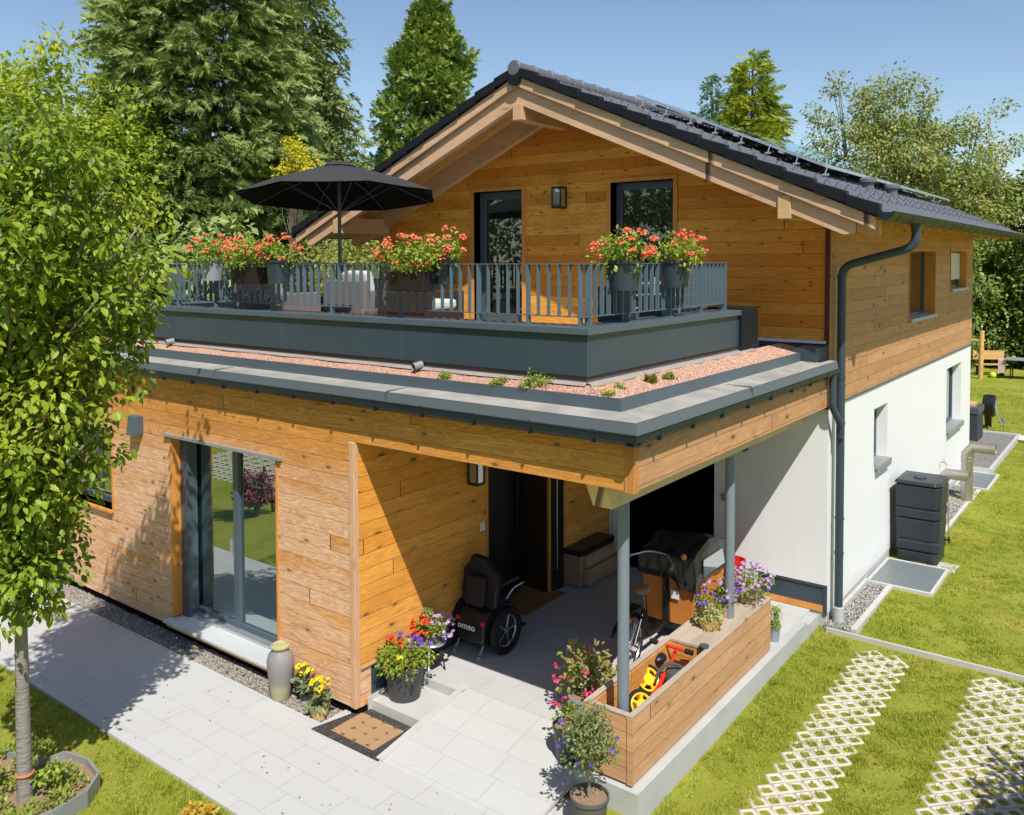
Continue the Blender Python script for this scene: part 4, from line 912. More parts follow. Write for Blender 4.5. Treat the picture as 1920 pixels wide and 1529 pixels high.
def geranium(loc, kind, r, label, seed, gw=1.0, group='geranium pots hung on the terrace railing', dirx=True):
    t = thing('geranium_pot', label, 'flower pot', loc, group=group)
    x, y, z = loc
    if kind == 'box':
        m = MB(); w, d = (r*1.05, .10)
        m.add([(x-w*.92, y-d*.8, z), (x+w*.92, y-d*.8, z), (x+w*.92, y+d*.8, z), (x-w*.92, y+d*.8, z), (x-w, y-d, z+.2), (x+w, y-d, z+.2), (x+w, y+d, z+.2), (x-w, y+d, z+.2)], [(3, 2, 1, 0), (4, 5, 6, 7), (0, 1, 5, 4), (1, 2, 6, 5), (2, 3, 7, 6), (3, 0, 4, 7)])
        m.build('pot', M_potbr, t, bevel=.008); RR = (.43, .20, .17)
    else:
        round_pot(t, (x, y, z), r, .27, {'grey': M_potg}.get(kind, M_potb)); RR = (r*1.75*gw, r*1.3, .17)
    C = (x, y, z+.34)
    bush(t, C, RR, int(900*RR[0]/.3), .042, M_gl, seed=seed)
    umbels(t, (x, y, z+.36), (RR[0]*1.05, RR[1]*1.1, .20), int(26*RR[0]/.3), M_gf, .032, 12, fs=.030, seed=seed)
    return t
geranium((-6.17, -4.70, 4.27), 'grey', .155, 'pale grey round geranium pot, leftmost on the terrace railing', 1, 1.2)
geranium((-5.35, -4.74, 4.24), 'box', .24, 'brown rectangular geranium box left of the umbrella pole', 2)
geranium((-4.86, -4.70, 4.25), 'dark', .15, 'dark round geranium pot next to the brown box, left of the umbrella pole', 3)
geranium((-2.70, -4.74, 4.20), 'box', .24, 'brown rectangular geranium box on the railing under the left gable corner', 4)
geranium((-2.44, -4.52, 4.27), 'dark', .13, 'dark round geranium pot half hidden behind the brown box in the middle of the railing', 5, .8)
geranium((-.63, -4.10, 4.23), 'dark', .165, 'blue black geranium pot nearest the terrace corner, below the right window', 6, 1.0)
geranium((-.63, -3.06, 4.23), 'dark', .165, 'blue black geranium pot farther along the right side railing', 7, 1.0)
# ---------------------------------------------------------------- terrace
ux, uy = -6.4, -2.4
t = thing('parasol', 'large open charcoal parasol standing on the roof terrace', 'parasol', (ux, uy, 3.5))
M_can = plain('charcoal_canvas', (.050, .050, .049), .8, .15, var=.15, vs=3, bump=.2, bs=400)
m = MB(); m.tube([(ux, uy, 3.55), (ux, uy, 5.86)], .027, 14); m.tube([(ux, uy, 4.05), (ux, uy, 4.1)], .036, 14); m.build('pole', M_frame, t, smooth=True)
m = MB(); m.lathe([(.02, .02), (.30, 0), (.30, .05), (.05, .09), (.05, .3), (.03, .3)], (ux, uy, 3.5)); m.build('base', M_blackm, t, smooth=True)
tilt = Matrix.Translation((ux, uy, 5.0)) @ Matrix.Rotation(R_(-4.5), 4, Vector((.66, .75, 0))) @ Matrix.Translation((-ux, -uy, -5.0))
cv = MB(); K = 8; rr = [.0, .10, .5, 1.0, 1.50]; zz = [5.93, 5.92, 5.82, 5.66, 5.46]
vs = []; sub = 4
for i, (r, z) in enumerate(zip(rr, zz)):
    for k in range(K*sub):
        a = 2*math.pi*k/(K*sub)+.32; fr = (k % sub)/sub; s = 1-.085*math.sin(math.pi*fr)*(r/1.52); dz = -.035*math.sin(math.pi*fr)*(r/1.5)
        vs.append((ux+math.cos(a)*r*s, uy+math.sin(a)*r*s, z+dz*(1 if i < 4 else .2)))
n = K*sub; fs = [(i*n+k, i*n+(k+1) % n, (i+1)*n+(k+1) % n, (i+1)*n+k) for i in range(4) for k in range(n)]
cv.add(vs, fs); o = cv.build('canopy', M_can, t, xf=tilt); sol = o.modifiers.new('thick', 'SOLIDIFY'); sol.thickness = .006
cv2 = MB(); cv2.add([(ux+(a-ux)*.992, uy+(b-uy)*.992, c-.014) for a, b, c in vs], fs); cv2.build('canopy_shade', plain('underside_shade', (.010, .010, .010), .9, .05), t, xf=tilt)  # black sheet below the canvas, painting in the shade of its underside
m = MB(); m.lathe([(.02, 5.99), (.17, 5.965), (.24, 5.905), (.235, 5.90), (.02, 5.95)], (ux, uy, 0), 16); m.build('vent', M_can, t, smooth=True, xf=tilt)
for k in range(K):
    a = 2*math.pi*k/K+.32; e = Vector((ux+math.cos(a)*1.47, uy+math.sin(a)*1.47, 5.43)); p = Vector((ux+math.cos(a)*.85, uy+math.sin(a)*.85, 5.67))
    m = MB(); m.tube([(ux, uy, 5.87), p, e], .006, 6); m.tube([(ux+math.cos(a)*.03, uy+math.sin(a)*.03, 5.24), p], .005, 6); m.build('rib', M_frame, t, xf=tilt)
M_wick = G('grey_wicker', .8, .2); g = M_wick; x, y, z = g.sep(g.P)
wv = g.m('MULTIPLY', g.m('SINE', g.m('MULTIPLY', z, 260)), g.m('SINE', g.m('MULTIPLY', g.m('ADD', x, y), 160)))
g.col(g.mix(g.ss(wv, -.4, .8), (.14, .10, .09), (.36, .29, .27))); g.bump(wv, .8, .006); M_wick = g.mat
M_wickd = plain('dark_brown_wicker', (.045, .028, .02), .8, .15, var=.3, vs=60, bump=.5, bs=120)
M_cush = plain('light_cushion', (.62, .59, .55), .9, .1, var=.06, bump=.15, bs=60)
M_cushg = plain('grey_cushion', (.34, .33, .33), .9, .1, var=.06)
def armchair(x, y, rz, label, wm, cm, w=.82):
    t = thing('armchair', label, 'armchair', (x, y, 3.5), rz, 'terrace lounge chairs'); h = w/2
    m = MB(); m.box(-h, h, -.4, .4, .06, .34); m.box(-h, h, .28, .42, .06, .74); m.box(-h, -h+.13, -.42, .3, .06, .60); m.box(h-.13, h, -.42, .3, .06, .60); m.build('frame', wm, t, bevel=.02, local=True)
    m = MB(); m.box(-h+.14, h-.14, -.4, .27, .345, .48); m.build('seat_cushion', cm, t, bevel=.04, local=True)
    m = MB(); m.prism([(.05, .485), (.20, .485), (.272, .86), (.14, .88)], 'x', -h+.15, h-.15); m.build('back_cushion', cm, t, bevel=.04, local=True)
armchair(-5.75, -2.45, R_(170), 'light grey wicker armchair with its back to the railing, left of the balcony door', M_wick, M_cush, .95)
armchair(-4.85, -2.3, R_(95), 'dark brown armchair with pale cushions right beside the balcony door', M_wickd, M_cush, .86)
armchair(-5.85, -3.95, R_(185), 'grey wicker armchair close behind the railing, left of the parasol pole', M_wick, M_cushg, .72)
t = thing('lounge_sofa', 'dark lounge sofa with grey cushions under the parasol', 'sofa', (-7.1, -1.0, 3.5))
m = MB(); m.box(-7.9, -6.1, -1.2, -.4, 3.55, 3.78); m.box(-7.9, -6.1, -.5, -.32, 3.55, 4.2); m.box(-7.95, -7.8, -1.25, -.35, 3.55, 4.05); m.build('frame', M_wickd, t, bevel=.02)
for i in range(2):
    m = MB(); m.box(-7.78+i*.82, -7.0+i*.82, -1.18, -.52, 3.785, 3.93); m.build('seat_cushion', M_cushg, t, bevel=.04)
m = MB(); m.ell((-6.75, -.72, 4.1), .26, .12, .17); m.build('throw_pillow', M_cush, t, smooth=True)
t = thing('coffee_table', 'low dark table behind the railing below the parasol', 'table', (-6.2, -3.1, 3.5))
m = MB(); m.box(-6.75, -5.6, -3.4, -2.8, 3.86, 3.90); m.build('tabletop', M_blackm, t, bevel=.005)
for a, b in ((-6.7, -3.35), (-5.65, -3.35), (-6.7, -2.85), (-5.65, -2.85)): MB().box(a-.02, a+.02, b-.02, b+.02, 3.5, 3.86).build('leg', M_blackm, t)
t = thing('metal_side_table', 'slatted pale metal rack standing in the right corner of the terrace', 'rack', (-1.3, -1.9, 3.5))
for z in (3.95, 4.1, 4.24):
    m = MB()
    for k in range(9): m.tube([(-1.6+k*.07, -2.2, z), (-1.6+k*.07, -1.6, z)], .008, 6)
    m.tube([(-1.62, -2.2, z), (-1.0, -2.2, z)], .011, 6); m.tube([(-1.62, -1.6, z), (-1.0, -1.6, z)], .011, 6); m.build('shelf', M_alu, t, smooth=True)
for a, b in ((-1.62, -2.2), (-1.0, -2.2), (-1.62, -1.6), (-1.0, -1.6)): MB().tube([(a, b, 3.5), (a, b, 4.3)], .012, 8).build('leg', M_alu, t, smooth=True)
for i, (x, y, lab) in enumerate([(-.98, -3.62, 'tall square dark planter tub behind the first right side geranium pot'), (-1.0, -2.75, 'square dark planter tub behind the second right side geranium pot')]):
    t = thing('planter_tub', lab, 'planter', (x, y, 3.5), group='dark tubs on the terrace'); m = MB(); m.box(x-.14, x+.14, y-.14, y+.14, 3.5, 4.25-.12*i); m.build('tub', M_potb, t, bevel=.012)
# small plants on the roof gravel
for i, (x, y, s, lab) in enumerate([(-2.20, -4.83, .09, 'low green tuft on the roof gravel beside the pipe end, farthest left'), (-1.52, -4.84, .10, 'rounded green stonecrop on the roof gravel, left of the bushy clump'), (-1.12, -4.79, .17, 'largest bushy green clump on the roof gravel in front of the parapet'),
    (-.46, -4.72, .07, 'tiny yellow stonecrop on the roof gravel at the parapet corner'), (-.44, -4.52, .09, 'small green stonecrop right of the parapet corner'), (-.40, -4.0, .13, 'upright pale grass tuft on the right side roof gravel'), (-.38, -3.68, .11, 'second pale grass tuft, farther back on the right side roof gravel'), (-.36, -4.82, .06, 'tiny green sprig on the roof gravel near the upstand corner')]):
    t = thing('roof_plant', lab, 'plant', (x, y, 3.345), group='small plants on the roof gravel')
    if 'grass' in lab:
        n = 90; V, F = stamp(LEAF2, np.column_stack([x+rng.normal(size=n)*.012, y+rng.normal(size=n)*.012, np.full(n, 3.345)]), np.column_stack([rng.normal(size=(n, 2))*.35, np.ones(n)]), s*(.6+.5*rng.random(n))*np.ones(n)); V = V; bulk('foliage', V, F, M_hedgey, t)
    else: bush(t, (x, y, 3.35+s*.35), (s, s*.8, s*.5), int(300+s*2500), .016+s*.04, M_yelf if 'yellow' in lab else M_pl, seed=i)
# ---------------------------------------------------------------- wall lanterns, switches
def lantern(x, y, z, face, label, w=.075, h=.27):
    t = thing('wall_lantern', label, 'lantern', (x, y, z), group='black wall lanterns')
    dx, dy = face; cx, cy = x+dx*.10, y+dy*.10; m = MB()
    m.box(cx-w, cx+w, cy-w, cy+w, z+h-.02, z+h+.008); m.box(cx-w, cx+w, cy-w, cy+w, z-.008, z+.02)
    for a in (-1, 1):
        for b in (-1, 1): m.box(cx+a*w-.009*(a > 0)*2+0 if a > 0 else cx-w, cx+w if a > 0 else cx-w+.018, cy+w-.018 if b > 0 else cy-w, cy+w if b > 0 else cy-w+.018, z+.02, z+h-.02)
    m.box(min(x, cx)-.03*abs(dy), max(x, cx)+.03*abs(dy), min(y, cy)-.03*abs(dx), max(y, cy)+.03*abs(dx), z+.07, z+h-.07); m.build('housing', M_blackm, t)
    m = MB(); q = w-.012; m.box(cx-q, cx+q, cy-q, cy+q, z+.022, z+h-.022); m.build('panes', M_lantg, t)
M_lantg = glassm('lantern_glass', .25, (.25, .22, .18))
lantern(-4.04, 0, 5.31, (0, -1), 'black lantern on the gable wall between the two balcony doors', .085, .31)
lantern(RX, -3.22, 1.86, (1, 0), 'black lantern on the wood wall just left of the front door')
lantern(-1.12, 0, 1.98, (0, -1), 'black lantern on the white wall beside the rear porch post')
t = thing('wall_lamp', 'grey metal downlight on the front cladding left of the patio door', 'lamp', (-7.3, YF, 2.35))
m = MB(); m.prism([(YF, 2.27), (YF-.13, 2.25), (YF-.10, 2.50), (YF, 2.50)], 'x', -7.43, -7.23); m.build('housing', M_anth2, t, bevel=.004)
t = thing('light_switch', 'white square switch on the porch wall left of the front door', 'switch', (RX, -2.99, 1.28))
m = MB(); m.box(RX, RX+.012, -3.04, -2.95, 1.22, 1.33); m.build('plate', M_white, t, bevel=.003); m = MB(); m.box(RX+.012, RX+.017, -3.025, -2.965, 1.235, 1.315); m.build('rocker', M_white, t)
t = thing('wall_socket', 'grey surface socket on the white wall beside the rear porch post', 'socket', (-1.36, 0, 1.28))
m = MB(); m.box(-1.42, -1.32, -.05, 0, 1.23, 1.32); m.build('box', M_potg, t, bevel=.006)
# ---------------------------------------------------------------- planter box on the ledge
px0, px1, py0, py1, pz = -.68, -.20, -4.69, -1.45, .62
M_plank = wood('planter_larch2', (.80, .42, .17), (.60, .27, .085), (.56, .42, .31), .38, bh=.155, L=9, knots=1.0, kd_=1.2)
M_ptop = wood('planter_top', (.58, .48, .38), (.50, .40, .31), bh=.5, L=9, gap=0, knots=.7, along='y', grain=.8)
M_pin = wood('planter_inside', (.80, .38, .10), (.70, .30, .07), bh=.155, L=3.6, knots=.3)
t = thing('planter_box', 'long weathered wooden planter box on the concrete ledge, half open and half lidded', 'planter box', (-.44, -3.07, 0))
m = MB(); k = .04
m.box(px1-k, px1, py0+.001, py1, .02, pz-.015); m.box(px0, px0+k, py0+.001, py1, .02, pz-.015); m.box(px0+k, px1-k, py0, py0+k, .022, pz-.015); m.box(px0+k, px1-k, py1-k, py1, .022, pz-.015); m.build('side_boards', M_plank, t, bevel=.003)
m = MB(); m.box(px0-.004, px0+k+.008, py0-.006, py1+.004, pz-.015, pz+.005); m.box(px1-k-.008, px1+.006, py0-.006, py1+.004, pz-.015, pz+.005); m.box(px0+k+.01, px1-k-.01, py0-.006, py0+k+.008, pz-.015, pz+.004); m.build('rim', M_ptop, t, bevel=.004)
m = MB(); m.box(px0+k+.003, px1-k-.003, -3.10, py1+.003, pz-.03, pz+.002); m.build('lid', M_ptop, t, bevel=.003)
m = MB(); a = .012; m.box(px1-k-a, px1-k-.001, py0+k+.001, -3.06, .03, pz-.03); m.box(px0+k+.001, px0+k+a, py0+k+.001, -3.06, .03, pz-.03); m.box(px0+k+a, px1-k-a, -3.10, -3.07, .03, pz-.04); m.box(px0+k+a, px1-k-a, py0+k+.001, py0+k+a, .03, pz-.03); m.box(px0+k+a, px1-k-a, py0+k+a, -3.1, .03, .045); m.build('inner_lining', M_pin, t)
m = MB(); m.box(px1-.002, px1+.007, py0-.009, py0+.03, .02, pz-.016); m.box(px1-.05, px1+.007, py0-.010, py0+.0, .02, pz-.016); m.build('corner_strip', M_plank, t, bevel=.003)
# toys and watering can in it
bt = thing('balance_bike', "child's red balance bike with yellow wheels lying in the open planter box", 'toy bike', (-.5, -3.6, .05))
M_y = plain('yellow_plastic', (.80, .55, .01), .35, .5, var=.05); M_r = plain('red_lacquer', (.62, .035, .012), .28, .5, var=.05); M_rub = plain('black_rubber', (.015, .015, .016), .7, .2, var=.1)
def wheel(parent, c, nrm, r, tyre, rim, tm, rm, spokes=6, hub=.03, sw=.03, names=('tyre', 'rim')):
    xf = Matrix.Translation(c) @ Vector(nrm).normalized().to_track_quat('Z', 'Y').to_matrix().to_4x4()
    m = MB(); m.tube([((r-tyre)*math.cos(a), (r-tyre)*math.sin(a), 0) for a in np.linspace(0, 2*math.pi, 33)[:-1]], tyre, 10, closed=True); w_ = m.build(names[0], tm, parent, smooth=True, xf=xf)
    m = MB(); m.tube([((r-2*tyre)*math.cos(a), (r-2*tyre)*math.sin(a), 0) for a in np.linspace(0, 2*math.pi, 33)[:-1]], rim, 8, closed=True); m.lathe([(hub, -.02), (hub, .02)], (0, 0, 0), 14)
    for i in range(spokes):
        a = 2*math.pi*i/spokes; m.tube([(hub*.6*math.cos(a), hub*.6*math.sin(a), 0), ((r-2*tyre)*math.cos(a), (r-2*tyre)*math.sin(a), 0)], sw*.5, 6)
    m.build(names[1], rm, w_, smooth=True, xf=xf); return w_
wheel(bt, (-.60, -3.66, .42), (.75, -.45, .60), .145, .02, .016, M_rub, M_y, 5, .055, .032)
wheel(bt, (-.50, -3.98, .33), (.75, -.45, .60), .145, .02, .016, M_rub, M_y, 5, .055, .032)
m = MB(); m.tube(arc([(-.52, -4.0, .25), (-.46, -3.72, .40), (-.52, -3.45, .44), (-.60, -3.64, .36)], .06), .022, 10); m.tube([(-.5, -3.45, .44), (-.62, -2.98+.12, .60)], .016, 8); m.build('frame', M_r, bt, smooth=True)
m = MB(); m.tube([(-.44, -3.98, .33), (-.30, -4.0, .30)], .02, 8); m.build('axle', M_alu, bt, smooth=True)
m = MB(); m.ell((-.62, -3.38, .52), .065, .095, .05); m.build('saddle', M_blackm, bt, smooth=True)
m = MB(); m.tube([(-.74, -2.98-.25, .60), (-.42, -3.20, .58)], .016, 8); m.build('handlebar', M_r, bt, smooth=True)
for a, b in (((-.80, -3.245, .605), (-.72, -3.235, .60)), ((-.43, -3.2, .58), (-.35, -3.19, .575))):
    MB().tube([a, b], .026, 10).build('grip', M_rub, bt, smooth=True)
t = thing('watering_can', 'grey plastic watering can with curved handle inside the planter box', 'watering can', (-.40, -3.42, .1))
M_can2 = plain('grey_green_plastic', (.075, .095, .10), .35, .45, var=.08)
m = MB(); m.lathe([(.10, .08), (.115, .12), (.12, .42), (.10, .47), (.05, .48)], (-.42, -3.42, 0), 20); m.build('body', M_can2, t, smooth=True)
m = MB(); m.tube(arc([(-.50, -3.55, .2), (-.56, -3.60, .45), (-.46, -3.50, .58), (-.36, -3.36, .48)], .08), .017, 8); m.build('handle', M_can2, t, smooth=True)
m = MB(); m.tube([(-.34, -3.34, .22), (-.27, -3.12, .60)], [.03, .017], 10); m.lathe([(.015, 0), (.05, .05), (.05, .06)], (-.265, -3.11, .59), 14); m.build('spout', M_can2, t, smooth=True)
# plants on the lid
t = thing('basket_plant', 'round wicker basket with pale leaves and dark violet pansies, nearest on the planter lid', 'potted plant', (-.42, -2.62, pz))
m = MB(); m.lathe([(.10, 0), (.135, .10), (.14, .11), (.125, .10)], (-.42, -2.62, pz+.002)); m.build('basket', M_terra, t, smooth=True)
bush(t, (-.43, -2.62, pz+.15), (.16, .16, .11), 520, .036, leafm('pale_variegated', (.52, .50, .22), (.62, .58, .32), (.30, .38, .06), .3), seed=21); bush(t, (-.48, -2.60, pz+.24), (.10, .10, .09), 160, .035, M_pl, seed=22)
umbels(t, (-.44, -2.6, pz+.26), (.13, .13, .09), 9, M_vio, .012, 3, fs=.04, seed=3)
def woodpot(x, y, lab, w, seed, fl, R):
    t = thing('wooden_plant_box', lab, 'potted plant', (x, y, pz)); M_wb = wood('small_box_wood', (.50, .38, .27), (.42, .31, .21), bh=.075, L=2, knots=.2, gap=.06)
    m = MB(); m.box(x-w, x+w, y-w, y+w, pz+.004, pz+.16, rz=.1); m.build('box', M_wb, t, bevel=.003)
    bush(t, (x, y, pz+.22), R, 520, .034, M_pl, seed=seed)
    for i, (mt, k) in enumerate(fl): umbels(t, (x, y, pz+.24), (R[0]*1.05, R[1]*1.05, R[2]*1.1), k, mt, .016, 3, fs=.04, seed=seed+i, name='blossoms')
woodpot(-.46, -2.22, 'small wooden box of red and lilac petunias, second on the planter lid', .09, 31, [(M_red, 8), (M_lil, 16), (M_vio, 4)], (.18, .18, .13))
woodpot(-.34, -1.72, 'small wooden box overflowing with lilac petunias at the far end of the planter lid', .09, 41, [(M_lil, 46), (M_red, 2)], (.24, .22, .16))
t = thing('hanging_plant_pot', 'narrow green plant in a grey pot tucked behind the far end of the planter box', 'potted plant', (-.32, -1.22, 0)); round_pot(t, (-.27, -1.16, 0), .08, .2, M_potg); bush(t, (-.27, -1.16, .3), (.09, .09, .16), 320, .03, M_pl, seed=51)
# fuchsia, potato bush standard, green pot
def potplant(name, lab, x, y, z, r, h, pm, parts): 
    t = thing(name, lab, 'potted plant', (x, y, z)); round_pot(t, (x, y, z), r, h, pm); m = MB(); m.disc((x, y, z+h*.9), r*.95, 20); m.build('soil', M_soil, t); return t
t = potplant('fuchsia_plant', 'bushy fuchsia with hanging pink flowers in a grey pot left of the planter box', -1.10, -4.02, 0, .16, .27, M_potg, 0)
bush(t, (-1.12, -3.97, .50), (.25, .25, .27), 900, .052, leafm('fuchsia_leaf', (.22, .27, .045), (.42, .44, .10), (.42, .26, .12), .35), seed=61)
umbels(t, (-1.16, -3.98, .46), (.29, .27, .27), 14, M_fuch, .025, 5, up=.1, fs=.032, seed=62)
t = potplant('begonia_plant', 'small pot of pink flowers peeping out between fuchsia and porch post', -.84, -3.72, 0, .10, .2, M_potb, 0)
bush(t, (-.84, -3.72, .32), (.15, .15, .12), 220, .04, M_gl, seed=63); umbels(t, (-.84, -3.72, .36), (.15, .15, .12), 18, M_fuch, .02, 6, fs=.03, seed=64)
t = potplant('potato_bush', 'small standard tree with round violet flowering crown in a grey pot by the planter', -.37, -5.10, -.205, .155, .30, plain('taupe_pot', (.13, .115, .105), .6, .2, var=.1), 0)
m = MB(); m.tube(wig((-.37, -5.10, .05), (-.355, -5.12, .36), 4, .004), .011, 8); m.tube(wig((-.38, -5.1, .05), (-.36, -5.1, .36), 4, .006), .009, 8); m.build('stem', M_barky, t, smooth=True)
bush(t, (-.36, -5.13, .56), (.24, .24, .24), 2300, .032, leafm('grey_green_leaf', (.13, .17, .055), (.30, .34, .13), None, .3), name='crown', seed=65)
umbels(t, (-.36, -5.15, .57), (.26, .26, .26), 20, M_vio, .012, 2, up=.1, fs=.03, seed=66)
t = potplant('flower_pot', 'tall dark green pot half hidden behind the violet flowering standard tree', -.93, -4.55, -.1, .15, .36, plain('dark_green_pot', (.03, .05, .05), .4, .4), 0)
bush(t, (-.93, -4.55, .33), (.15, .15, .10), 200, .035, M_pl, seed=67); umbels(t, (-.96, -4.58, .36), (.16, .14, .10), 7, M_fuch, .02, 4, fs=.03, seed=68)
# porch entrance plants
t = potplant('flower_tub', 'big round charcoal tub with red and violet petunias on the entrance step', -3.0, -4.58, -.10, .215, .36, M_pot, 0)
bush(t, (-3.02, -4.60, .32), (.32, .28, .14), 1300, .045, M_pl, seed=71)
umbels(t, (-3.0, -4.62, .38), (.28, .24, .12), 5, M_red, .03, 6, fs=.05, seed=72); umbels(t, (-3.02, -4.6, .36), (.34, .27, .13), 9, M_vio, .02, 4, fs=.045, seed=73); umbels(t, (-3.0, -4.62, .36), (.25, .24, .12), 3, M_yelf, .02, 4, fs=.035, seed=74)
t = thing('plant_stand', 'small round metal stand with a dark lower shelf between flower tub and wheelchair', 'plant stand', (-3.03, -4.12, 0))
m = MB(); m.lathe([(.02, .30), (.155, .30), (.165, .315), (.155, .325), (.02, .32)], (-3.03, -4.12, 0), 22); m.build('tray', M_alu, t, smooth=True)
m = MB(); m.box(-3.13, -2.93, -4.20, -4.04, .14, .17); m.build('shelf', M_wickd, t)
for i in range(4):
    a = i*1.57+.5; MB().tube([(-3.03+.10*math.cos(a), -4.12+.10*math.sin(a), .3), (-3.03+.15*math.cos(a), -4.12+.15*math.sin(a), 0)], .009, 6).build('leg', M_white if i == 3 else M_blackm, t, smooth=True)
t = thing('petunia_bowl', 'shallow bowl of red and lilac petunias on the round metal stand', 'potted plant', (-3.03, -4.12, .326)); round_pot(t, (-3.03, -4.12, .326), .13, .09, M_pot)
bush(t, (-3.03, -4.12, .47), (.17, .17, .11), 600, .036, M_pl, seed=81); bush(t, (-3.10, -4.08, .58), (.08, .08, .09), 260, .028, M_thuja, seed=82)
umbels(t, (-3.10, -4.18, .45), (.12, .12, .13), 20, M_red, .016, 3, fs=.046, seed=83); umbels(t, (-2.93, -4.06, .44), (.14, .14, .15), 40, M_lil, .016, 3, fs=.042, seed=84)
t = thing('clay_vase', 'tall grey stoneware vase with yellow glazed foot standing in the gravel strip', 'vase', (-4.18, -5.27, -.215))
g = G('stoneware', .55, .3); x, y, z = g.sep(g.P); n = g.noise(g.P, 5, 4, .6); g.col(g.mix(g.ss(g.m('ADD', z, g.m('MULTIPLY', n, .06)), .17, .25), (.36, .33, .20), g.mix(n, (.20, .19, .19), (.28, .265, .26))))
m = MB(); m.lathe([(.09, 0), (.105, .06), (.135, .30), (.145, .42), (.125, .50), (.085, .54), (.088, .56), (.10, .575), (.10, .59), (.085, .60), (.075, .58), (.072, .53), (.10, .45)], (-4.18, -5.27, -.215), 28); m.build('body', g.mat, t, smooth=True)
m = MB(); m.lathe([(.085, .555), (.104, .575), (.104, .592), (.085, .603), (.076, .585)], (-4.18, -5.27, -.214), 28); m.build('rim', plain('yellow_glaze', (.42, .38, .20), .4, .4), t, smooth=True)
def goldflower(x, y, lab, pot, seed):
    t = thing('calceolaria_plant', lab, 'potted plant', (x, y, -.22))
    if pot: m = MB(); m.lathe([(.085, 0), (.10, .10), (.11, .13), (.10, .13), (.095, .10)], (x, y, -.218)); m.build('basket', M_terra, t, smooth=True)
    else: round_pot(t, (x, y, -.22), .07, .09, M_pot)
    gm = leafm('sage_leaf', (.15, .19, .09), (.30, .34, .17), None, .25)
    bush(t, (x, y, -.04), (.12, .12, .12), 130, .085, gm, seed=seed)
    m = MB(); tips = []
    for i in range(15):
        a = i*2.4; e = (x+.10*math.cos(a)*(.4+.6*(i % 3)/2), y+.10*math.sin(a)*(.4+.6*(i % 3)/2), .10+.07*((i*7) % 5)/5); m.tube([(x, y, -.08), ((x+e[0])/2, (y+e[1])/2, .06), e], .005, 5); tips.append(e)
    m.build('stems', gm, t)
    P = np.repeat(np.array(tips), 4, 0)+ball(60)*.016; blooms(t, P, np.tile([0, -.4, 1.], (60, 1))+ball(60)*.5, .036, M_yelf)
goldflower(-3.96, -5.12, 'yellow flowering plant next to the stoneware vase, the left of two', False, 91)
goldflower(-3.57, -5.25, 'yellow flowering plant in an orange basket pot, nearest the corner board', True, 92)
# door mats
t = thing('door_mat', 'tan door mat with dark rubber border and small animal motifs at the wall corner', 'door mat', (-2.98, -5.18, -.197))
g = G('rubber_speckle', .8, .2); n = g.noise(g.P, 70, 2, .7); g.col(g.mix(g.ss(n, .55, .7), (.045, .042, .042), (.26, .23, .20))); mr = g.mat
g = G('coir_mat', .95, .05); n = g.noise(g.P, 120, 2, .7); x, y, z = g.sep(g.P)
ux_ = g.m('DIVIDE', x, .17); uy_ = g.m('DIVIDE', y, .13); cell = g.comb(g.m('SUBTRACT', g.m('FRACT', ux_), .5), g.m('SUBTRACT', g.m('FRACT', uy_), .5), 0)
dd = g.m('ADD', g.m('POWER', g.m('ABSOLUTE', g.sep(cell)[0]), 1.0), g.m('MULTIPLY', g.noise(g.P, 34, 4, .75), 1.05)); dd = g.m('ADD', dd, g.m('ABSOLUTE', g.sep(cell)[1]))
g.col(g.mix(g.m('MULTIPLY', g.m('SUBTRACT', 1, g.ss(dd, .66, .74)), .8), g.mix(n, (.34, .21, .10), (.46, .30, .17)), (.12, .07, .03))); mc = g.mat
m = MB(); m.add([(-3.41, -5.49, -.197), (-2.47, -5.48, -.197), (-2.50, -4.87, -.197), (-3.26, -4.87, -.197)], [(0, 1, 2, 3)])
m.add([(-3.41, -5.49, -.186), (-2.47, -5.48, -.186), (-2.50, -4.87, -.186), (-3.26, -4.87, -.186)], [(0, 1, 2, 3)]); m.f += [(0, 1, 5, 4), (1, 2, 6, 5), (2, 3, 7, 6), (3, 0, 4, 7)]; m.build('border', mr, t)
m = MB(); m.box(-3.22, -2.62, -5.40, -4.98, -.186, -.178); m.build('coir_field', mc, t, bevel=.002)
t = thing('coir_mat', 'plain brown coir mat in front of the front door', 'door mat', (-3.3, -1.9, .004)); m = MB(); m.box(-3.66, -3.02, -2.35, -1.45, .002, .02); m.build('mat', plain('brown_coir', (.36, .20, .07), .95, .05, var=.2, vs=90, bump=.6, bs=200), t, bevel=.004)
m = MB(); m.box(RX-.1, RX+.02, -1.52, -1.24, 0, 2.5); sl = m.build('sidelight', M_blackm, house); MB().tube([(RX+.035, -1.42, .3), (RX+.035, -1.42, 1.9)], .006, 6).build('strip', M_alu, sl)
# ---------------------------------------------------------------- self balancing wheelchair
wc = thing('wheelchair', 'black self balancing electric wheelchair parked against the wood wall of the porch', 'wheelchair', (-2.9, -3.35, 0))
M_wc = plain('satin_black_shell', (.02, .019, .02), .32, .5, var=.15); M_seat = plain('black_upholstery', (.022, .019, .021), .75, .2, var=.2)
m = MB(); m.prism([(-3.62, .16), (-3.60, .42), (-3.52, .50), (-3.15, .50), (-3.05, .30), (-3.15, .14), (-3.5, .12)], 'x', -3.09, -2.70); m.build('base', M_wc, wc, bevel=.025)
for xa, xb in ((-2.71, -2.655), (-3.135, -3.08)): MB().prism([(-3.60, .40), (-3.30, .56), (-3.12, .52), (-3.1, .40)], 'x', xa, xb).build('mudguard', M_wc, wc, bevel=.012)
m = MB(); m.prism([(-3.42, .50), (-2.98, .54), (-2.98, .62), (-3.4, .60)], 'x', -3.10, -2.68); m.build('seat', M_seat, wc, bevel=.03)
m = MB()
